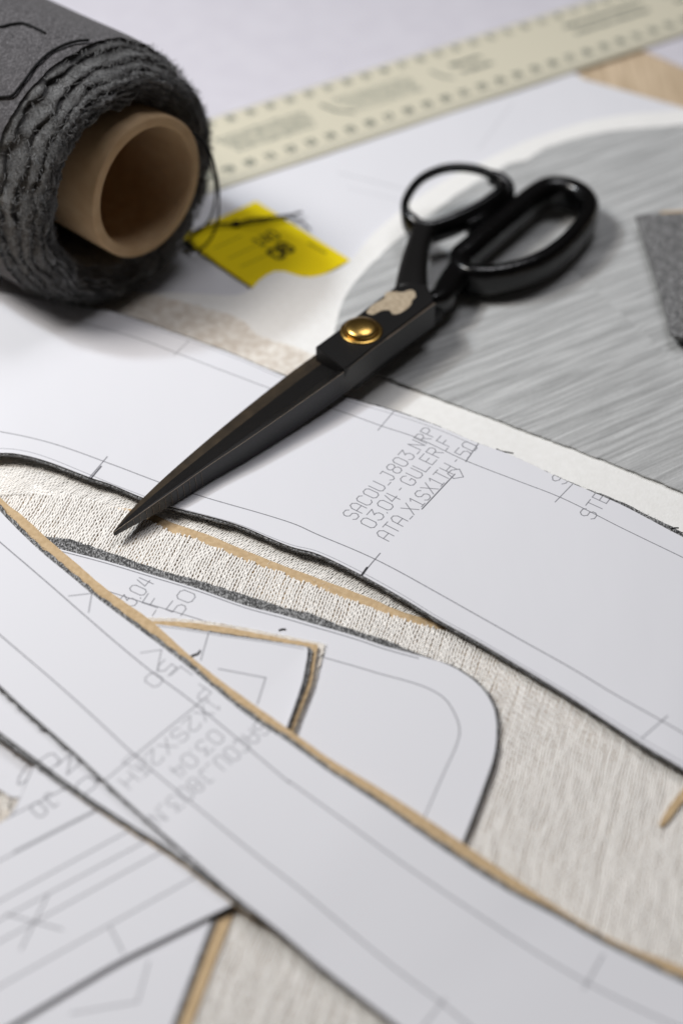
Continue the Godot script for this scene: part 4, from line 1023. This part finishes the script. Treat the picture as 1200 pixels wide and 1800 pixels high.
# ------------------------------------------------------------------ yellow tag
func tag():
	var c := v3([-6.393, 0.24, -14.9, -3.498, 0.24, -17.53, 0.493, 0.24, -14.18, -2.554, 0.24, -10.84])
	var t := thing("yellow_tag", "yellow paper tag with handwritten marks tied on black thread", "tag")
	var e0 := [c[0].x, 0.30, c[0].z, c[1].x, 0.22, c[1].z]
	var e1 := [c[3].x, 0.22, c[3].z, c[2].x, 0.26, c[2].z]
	# frame for the print
	var ux := c[1] - c[0]
	var uy := c[3] - c[0]
	var pr := Print.new(Rect2(0, 0, 10, 10), 60.0, Color(0.98, 0.87, 0.02), 15)
	var ink := Color(0.10, 0.09, 0.05)
	# x runs from the threaded corner along the far short side, y along the long near side
	for l in [[1.3, 2.6, 4.8, 2.7], [1.3, 4.2, 5.0, 4.3], [1.3, 5.5, 5.6, 5.7], [1.2, 9.3, 5.0, 9.3]]:
		pr.line(Vector2(l[0], l[1]), Vector2(l[2], l[3]), 0.10, Color(0.50, 0.45, 0.05), 0.8)
	pr.line(Vector2(8.9, 6.6), Vector2(9.0, 8.2), 0.25, Color(0.30, 0.26, 0.05), 0.8)
	write(pr, "140", [5.0, 0, 4.6, 7.6, 0, 4.6], 1.0, ink, 0.22, 0.85)
	write(pr, "08", [4.9, 0, 6.6, 7.2, 0, 6.4], 1.2, ink, 0.34, 1.0)
	var st := start()
	st.set_smooth_group(-1)
	var n := 8
	var P := func(i: int, j: int, dy: float) -> Vector3:
		var f := float(i) / n
		var g := float(j) / n
		var p := c[0] + ux * f + uy * g
		p.y = 0.21 + 0.10 * pow(1.0 - g, 3.0) * (1.0 - f) + dy
		return p
	for i in n:
		for j in n:
			for lay in 2:
				var dy := 0.0 if lay == 0 else -0.03
				var ij := [[i, j], [i, j + 1], [i + 1, j + 1], [i + 1, j]]
				var order := [0, 2, 1, 0, 3, 2] if lay == 0 else [0, 1, 2, 0, 2, 3]
				for k in order:
					st.set_uv(Vector2(float(ij[k][0]) / n, float(ij[k][1]) / n))
					st.add_vertex(P.call(ij[k][0], ij[k][1], dy) * CM)
	st.generate_normals()
	put("card", st.commit(), mat(Color(1, 1, 1), 0.75, {"tex": tex(pr.img), "spec": 0.3}), t)
	# black thread: loop from the roll to the tag's corner, a knot and two loose tails
	var loop := smooth_line(v3([-5.243, 6.6, -12.21, -4.935, 6.2, -12.27, -4.663, 5.4, -12.55, -4.557, 4.2, -12.95, -4.604, 2.9, -13.42, -4.781, 1.7, -13.68, -5.179, 0.8, -13.84, -5.709, 0.42, -13.74, -6.142, 0.34, -14.38]), 8)
	put("thread", tube_mesh(loop, 0.05, 0.05, 6), M.thread, t)
	var loop2 := smooth_line(v3([-5.191, 6.5, -12.22, -4.88, 5.8, -12.55, -4.711, 4.5, -13.04, -4.72, 3.2, -13.54, -4.986, 1.9, -14.04, -5.449, 1, -14.43, -5.88, 0.55, -14.69, -6.142, 0.34, -14.38]), 8)
	put("thread", tube_mesh(loop2, 0.045, 0.045, 6), M.thread, t)
	var tail := smooth_line(v3([-6.138, 0.36, -14.35, -5.75, 0.5, -15.04, -5.106, 0.45, -15.5, -4.214, 0.36, -15.71, -3.65, 0.42, -15.89, -2.744, 0.4, -16.08, -2.015, 0.42, -16.21, -1.611, 0.34, -16.53]), 8)
	put("thread", tube_mesh(tail, 0.055, 0.055, 6), M.thread, t)
	put("thread", tube_mesh(smooth_line(v3([-4.214, 0.36, -15.71, -3.407, 0.5, -15.62, -2.51, 0.45, -15.93, -1.83, 0.36, -16.06, -1.251, 0.26, -15.5]), 8), 0.035, 0.035, 6), M.thread, t)
	for k in [[-6.137, 0.38, -14.36], [-4.214, 0.36, -15.71], [-5.992, 0.36, -14.2]]:
		var s := SphereMesh.new()
		s.radius = 0.16 * CM; s.height = 0.26 * CM; s.radial_segments = 12; s.rings = 6
		var o := put("knot", s, M.thread, t)
		o.position = v3(k)[0] * CM
		o.scale = Vector3(1.3, 0.9, 1.0)

# ------------------------------------------------------------------ tailor's shears
func strip_mesh(rows: Array, closed: bool, caps := true) -> ArrayMesh:
	# rows: stations, each a PackedVector3Array of the section (counter-clockwise seen from the tip side)
	var st := start()
	st.set_smooth_group(-1)
	var m: int = rows[0].size()
	for i in rows.size() - 1:
		for k in (m if closed else m - 1):
			var n := (k + 1) % m
			quad(st, rows[i][k], rows[i + 1][k], rows[i + 1][n], rows[i][n])
	if closed and caps:
		for k in range(1, m - 1):
			tri(st, rows[0][0], rows[0][k], rows[0][k + 1])
			tri(st, rows[-1][0], rows[-1][k + 1], rows[-1][k])
	st.generate_normals()
	return st.commit()

func shears():
	var t := thing("tailor_shears", "black tailor's shears with a brass pivot screw and chipped paint", "scissors")
	# upper blade: left outline, ridge line and the foot of its side, from tip to pivot
	var Lp := resample(smooth_line(v3([-7.095, 1.05, 1.875, -6.761, 1.06, 1.173, -6.347, 1.06, 0.471, -5.624, 1.08, -0.618, -4.293, 1.18, -2.342, -2.869, 1.32, -4.025, -1.568, 1.48, -5.438, -0.869, 1.58, -6.111, 0.1, 1.7, -7.151, 1.014, 1.78, -8.207, 2.06, 1.8, -9.375]), 6), 48)
	var Rp := resample(smooth_line(v3([-7.073, 1.06, 1.909, -6.317, 1.25, 1.306, -5.373, 1.42, 0.497, -4.28, 1.56, -0.519, -3.098, 1.74, -1.524, -1.188, 1.98, -3.279, 0.096, 2.1, -4.558, 1.549, 2.2, -6.187, 3.302, 2.215, -8.104]), 6), 48)
	var body := []
	var bevel := []
	var edge := []
	var back := []
	for i in 48:
		var l := Lp[i]
		var r := Rp[i]
		var f := i / 47.0
		var thick := lerpf(0.12, 0.95, minf(1.0, f * 3.2))
		var s := r + Vector3(0.02, -minf(thick, r.y - 0.9), 0.03)
		var m := l.lerp(r, 0.30)
		m.y = lerpf(l.y, r.y, 0.30) - 0.10 * minf(1.0, f * 4.0)
		var m2 := l.lerp(r, 0.72)
		m2.y = lerpf(l.y, r.y, 0.72) - 0.16 * minf(1.0, f * 4.0)
		var lb := l + Vector3(0, -minf(0.28, l.y - 0.89) * minf(1.0, f * 6.0 + 0.2), 0)
		body.append(PackedVector3Array([m, lb, s, r + Vector3(-0.01, -0.01, -0.01), m2]))
		back.append(PackedVector3Array([s + Vector3(0.006, 0, 0.006), r + Vector3(0.004, 0, 0.004)]))
		bevel.append(PackedVector3Array([m, l, lb]))
		edge.append(r)
	var o := put("blade", strip_mesh(body, true), M.black, t)
	put("blade_back", strip_mesh(back, false), M.blade_side, o)
	o.set_meta("label", "upper blade with a ridge along its back")
	put("worn_bevel", strip_mesh(bevel, false), M.blade_bevel, o)
	put("bare_ridge", tube_mesh(PackedVector3Array(edge), 0.012, 0.012, 4), M.bare_edge, o)
	# fine grinding marks across the blade's side near the tip
	for i in range(2, 15):
		var r := Rp[0].lerp(Rp[12], i / 15.0)
		var k := mini(47, int(i * 12.0 / 15.0))
		r = Rp[k].lerp(Rp[k + 1], fmod(i * 0.8, 1.0))
		var th := minf(lerpf(0.12, 0.95, minf(1.0, k / 47.0 * 3.2)), r.y - 0.9)
		put("grinding_mark", tube_mesh(PackedVector3Array([r + Vector3(0.012, -0.02, 0.02), r + Vector3(0.03, -th * 0.92, 0.045)]), 0.006, 0.006, 4), M.bare_edge, o)
	# lower blade, mostly hidden under the upper one
	var low := []
	for i in 48:
		var f := i / 47.0
		var l := Lp[i].lerp(Rp[i], 0.04)
		var r := Lp[i].lerp(Rp[i], 0.86)
		var top := minf(l.y - 0.14, r.y - 0.9)
		var bot := 0.89 + 0.05 * (1.0 - f)
		top = maxf(minf(Lp[i].y - 0.30, 1.3), bot + 0.03)
		low.append(PackedVector3Array([Vector3(l.x, top, l.z), Vector3(l.x, bot, l.z), Vector3(r.x, bot, r.z), Vector3(r.x, top, r.z)]))
	put("lower_blade", strip_mesh(low, true), M.black, t)
	# pivot block of the upper blade, and the lower one's under it
	var blk := slab("pivot_block", v3([-0.876, 2.22, -5.733, 0.099, 2.22, -6.88, 1.005, 2.22, -8, 1.897, 2.22, -9.055, 2.455, 2.22, -9.29, 3.085, 2.22, -9.189, 3.265, 2.22, -8.195, 2.385, 2.22, -7.196, 1.509, 2.22, -6.193, 0.096, 2.22, -4.534]), 2.225, 1.34, M.black, t, 0.03)
	var rim := PackedVector3Array()
	for q in v3([1.548, 2.2, -6.156, 2.424, 2.2, -7.158, 3.305, 2.2, -8.156]): rim.append(q)
	put("bare_ridge", tube_mesh(rim, 0.022, 0.016, 5), M.bare_edge, blk)
	slab("lower_pivot_block", v3([-0.494, 1.32, -5.87, 1.019, 1.32, -8.075, 2.075, 1.32, -9.397, 3.575, 1.32, -9.532, 3.668, 1.32, -8.896, 2.847, 1.32, -7.913, 1.798, 1.32, -6.611, 0.626, 1.32, -5.145, 0.43, 1.32, -5.025]), 1.33, 0.90, M.black, t, 0.03)
	var chip := smooth_line(v3([0.88, 2.23, -7.631, 1.126, 2.23, -8.052, 1.495, 2.23, -8.379, 1.563, 2.23, -8.709, 1.829, 2.23, -8.808, 2.173, 2.23, -8.742, 2.4, 2.23, -8.875, 2.601, 2.23, -8.808, 2.63, 2.23, -8.477, 2.503, 2.23, -8.313, 2.454, 2.23, -8.052, 2.264, 2.23, -7.76, 2.017, 2.23, -7.535, 1.796, 2.23, -7.503, 1.682, 2.23, -7.728, 1.401, 2.23, -7.696, 1.117, 2.23, -7.471, 0.978, 2.23, -7.503]), 3, true)
	slab("paint_chip", chip, 2.232, 2.20, M.chip, blk).set_meta("label", "bare patch where the black paint has chipped off")
	# brass screw
	var c := v3([0.689, 2.23, -6.554])[0]
	var st := start()
	st.set_smooth_group(0)
	var prof := [[0.74, -0.04], [0.74, 0.03], [0.72, 0.05], [0.62, 0.055], [0.585, 0.03], [0.58, 0.05], [0.575, 0.14], [0.55, 0.19], [0.50, 0.225], [0.40, 0.262], [0.28, 0.285], [0.14, 0.297], [0.0, 0.30]]
	var washer := [[0.74, -0.02], [0.74, 0.025], [0.725, 0.045], [0.62, 0.05], [0.56, 0.045], [0.56, -0.02]]
	var head := [[0.585, 0.02], [0.585, 0.13], [0.575, 0.17], [0.545, 0.205], [0.49, 0.235], [0.40, 0.268], [0.28, 0.292], [0.14, 0.306], [0.001, 0.31]]
	var sc := Node3D.new()
	sc.name = "pivot_screw"
	t.add_child(sc, true)
	for part in [["washer", washer], ["screw_head", head]]:
		var s := start()
		s.set_smooth_group(0)
		var pf: Array = part[1]
		for i in pf.size() - 1:
			for k in 48:
				var a0 := TAU * k / 48.0
				var a1 := TAU * (k + 1) / 48.0
				var d0 := Vector3(cos(a0), 0, sin(a0))
				var d1 := Vector3(cos(a1), 0, sin(a1))
				quad(s, c + d0 * pf[i][0] + Vector3.UP * pf[i][1], c + d0 * pf[i + 1][0] + Vector3.UP * pf[i + 1][1], c + d1 * pf[i + 1][0] + Vector3.UP * pf[i + 1][1], c + d1 * pf[i][0] + Vector3.UP * pf[i][1])
		finish(part[0], s, M.brass, sc)
	# small round bow and its shank
	var ring := smooth_line(v3([2.45, 1.8, -14.64, 2.651, 1.9, -15.51, 3.148, 2, -16.36, 3.893, 2.05, -16.93, 4.674, 2.05, -17.13, 5.485, 2, -17.01, 6.142, 1.9, -16.59, 6.379, 1.8, -16.06, 6.069, 1.7, -15.42, 5.45, 1.6, -14.75, 4.666, 1.55, -14.17, 3.897, 1.5, -13.71, 3.231, 1.5, -13.48, 2.714, 1.6, -13.79]), 6, true)
	var rw := PackedFloat32Array()
	var rh := PackedFloat32Array()
	for i in ring.size():
		var f := float(i) / ring.size()
		var near := smoothstep(0.42, 0.62, f) * (1.0 - smoothstep(0.93, 1.0, f))
		rw.append(lerpf(0.17, 0.30, near))
		rh.append(lerpf(0.19, 0.50, near))
	put("thumb_ring", tube_mesh(ring, rw, rh, 14, true, 0.85), M.black_gloss, t)
	var knob := smooth_line(v3([5.925, 1.9, -16.71, 6.404, 1.8, -16.38, 6.472, 1.6, -15.89, 5.982, 1.5, -15.25, 5.45, 1.4, -14.54, 4.891, 1.3, -14]), 6)
	put("ring_tail", tube_mesh(knob, [0.22, 0.24, 0.27, 0.29, 0.31, 0.32, 0.33, 0.34, 0.35, 0.36, 0.36, 0.36, 0.36, 0.36, 0.36, 0.36, 0.36, 0.36, 0.36, 0.36, 0.35, 0.34, 0.33, 0.32, 0.31, 0.30, 0.28, 0.26, 0.24, 0.2, 0.18], 0.34, 14, false, 0.9), M.black_gloss, t)
	var shank := smooth_line(v3([2.514, 1.75, -9.34, 2.587, 1.72, -10.23, 2.711, 1.66, -11.29, 2.905, 1.6, -12.45, 3.139, 1.55, -13.41]), 6)
	put("ring_shank", tube_mesh(shank, [0.62, 0.61, 0.6, 0.59, 0.58, 0.57, 0.56, 0.55, 0.54, 0.53, 0.52, 0.51, 0.5, 0.49, 0.48, 0.47, 0.46, 0.45, 0.45, 0.45, 0.45, 0.45, 0.45, 0.45, 0.45], 0.42, 16, false, 0.7), M.black, t)
	# long finger bow
	var bow := [4.35, 1.13, -11.49, 4.7, 1.15, -10.99, 5.3, 1.16, -10.84, 6, 1.17, -10.96, 6.8, 1.18, -11.27, 7.5, 1.19, -11.72, 8.15, 1.2, -12.34, 8.7, 1.21, -13.04, 9.2, 1.22, -13.84, 9.6, 1.23, -14.64, 9.72, 1.25, -15.34, 9.5, 1.28, -15.99, 9, 1.29, -16.44, 8.3, 1.28, -16.54, 7.65, 1.27, -16.04, 6.95, 1.25, -15.18, 6.2, 1.23, -14.24, 5.45, 1.23, -13.24, 4.85, 1.21, -12.49, 4.45, 1.17, -11.99]
	var bl := smooth_line(v3(bow), 5, true)
	var bw := PackedFloat32Array()
	var bh := PackedFloat32Array()
	for i in bl.size():
		var f := float(i) / bl.size()
		var far := smoothstep(0.42, 0.62, f) * (1.0 - smoothstep(0.92, 1.0, f))
		bw.append(lerpf(0.36, 0.47, far))
		bh.append(0.64)
	put("finger_bow", tube_mesh(bl, bw, bh, 18, true, 0.72), M.black_gloss, t)
	var sh2 := smooth_line(v3([3.142, 1.3, -9.088, 3.641, 1.3, -9.592, 4.001, 1.25, -10.45, 4.399, 1.2, -11.46, 4.873, 1.2, -12.54]), 6)
	put("bow_shank", tube_mesh(sh2, [0.30, 0.33, 0.36, 0.39, 0.42, 0.44, 0.46, 0.48, 0.49, 0.5, 0.5, 0.5, 0.5, 0.5, 0.5, 0.48, 0.46, 0.44, 0.42, 0.4, 0.38, 0.36, 0.34, 0.32, 0.3], 0.48, 16, false, 0.75), M.black_gloss, t)

# ------------------------------------------------------------------ swatch, scraps, snipped threads
func small_things():
	var k := put("kraft_paper", sheet_mesh([12.83, 0.5, -16.34, 14.94, 0.5, -16.57, 17.04, 0.5, -16.74], [12.47, 0.5, -12.59, 14.15, 0.5, -12.23, 16.04, 0.5, -11.87], {"thick": 0.03, "wave": 0.0, "per": 1}), M.kraft, self)
	meta(k, "brown kraft paper edge peeking out behind the charcoal swatch", "paper sheet")
	var s := thing("wool_swatch", "charcoal wool swatch folded beside the shears' finger bow", "cloth")
	put("lower_fold", sheet_mesh([11.86, 0.66, -15.47, 14.31, 0.66, -15.78, 17.08, 0.66, -16.02], [12.21, 0.52, -8.096, 13.55, 0.52, -7.773, 15.32, 0.52, -7.39], {"thick": 0.12, "wave": 0.03, "per": 2, "mid": 0.62}), M.wool, s)
	put("upper_fold", sheet_mesh([11.69, 0.95, -15.39, 11.83, 1.02, -15.37, 14.21, 1.02, -15.57, 16.96, 1.02, -15.8], [11.9, 0.9, -8.538, 11.96, 0.95, -7.889, 13.44, 0.95, -7.632, 15.22, 0.95, -7.377], {"thick": 0.18, "wave": 0.04, "per": 2, "mid": 1.0}), M.wool, s)
	fray(s, [11.7, 0.9, -15.43, 11.8, 0.9, -13.7, 11.88, 0.9, -10.63, 11.9, 0.9, -8.113], 1.0, 10.0, 0.12, M.wool_fibre, 0.006)
	var sc := put("kraft_scrap", sheet_mesh([8.341, 0.66, 12.07, 8.563, 0.66, 11.7, 8.887, 0.66, 11.28, 9.263, 0.66, 10.85, 9.835, 0.66, 10.22], [8.405, 0.66, 12.13, 8.65, 0.66, 11.91, 8.989, 0.66, 11.49, 9.395, 0.66, 11.07, 9.993, 0.66, 10.46], {"thick": 0.04, "wave": 0.0}), M.kraft, self)
	meta(sc, "slim brown kraft paper scrap lying on the open cream weave", "paper scrap")
	var i := 0
	for q in [["dark thread snippet on the small cornered pattern paper", [-4.054, 1.145, 6.628, -4.127, 1.145, 6.752, -4.269, 1.145, 6.814, -4.341, 1.145, 6.938]], ["dark thread snippet on the rounded pattern paper above the small corner", [-1.838, 0.845, 5.646, -1.755, 0.845, 5.603, -1.638, 0.845, 5.603]], ["curled dark thread at the white cotton's lower fold", [5.183, 0.5, -2.458, 5.327, 0.5, -2.347, 5.551, 0.5, -2.292, 5.736, 0.5, -2.237]], ["short dark thread by the frayed upper edge of the large pattern", [10.29, 0.9, 1.612, 10.41, 0.9, 1.563, 10.55, 0.9, 1.563]]]:
		var o := put("thread_snippet", tube_mesh(smooth_line(v3(q[1]), 6), 0.024, 0.024, 6), M.thread, self)
		meta(o, q[0], "thread")
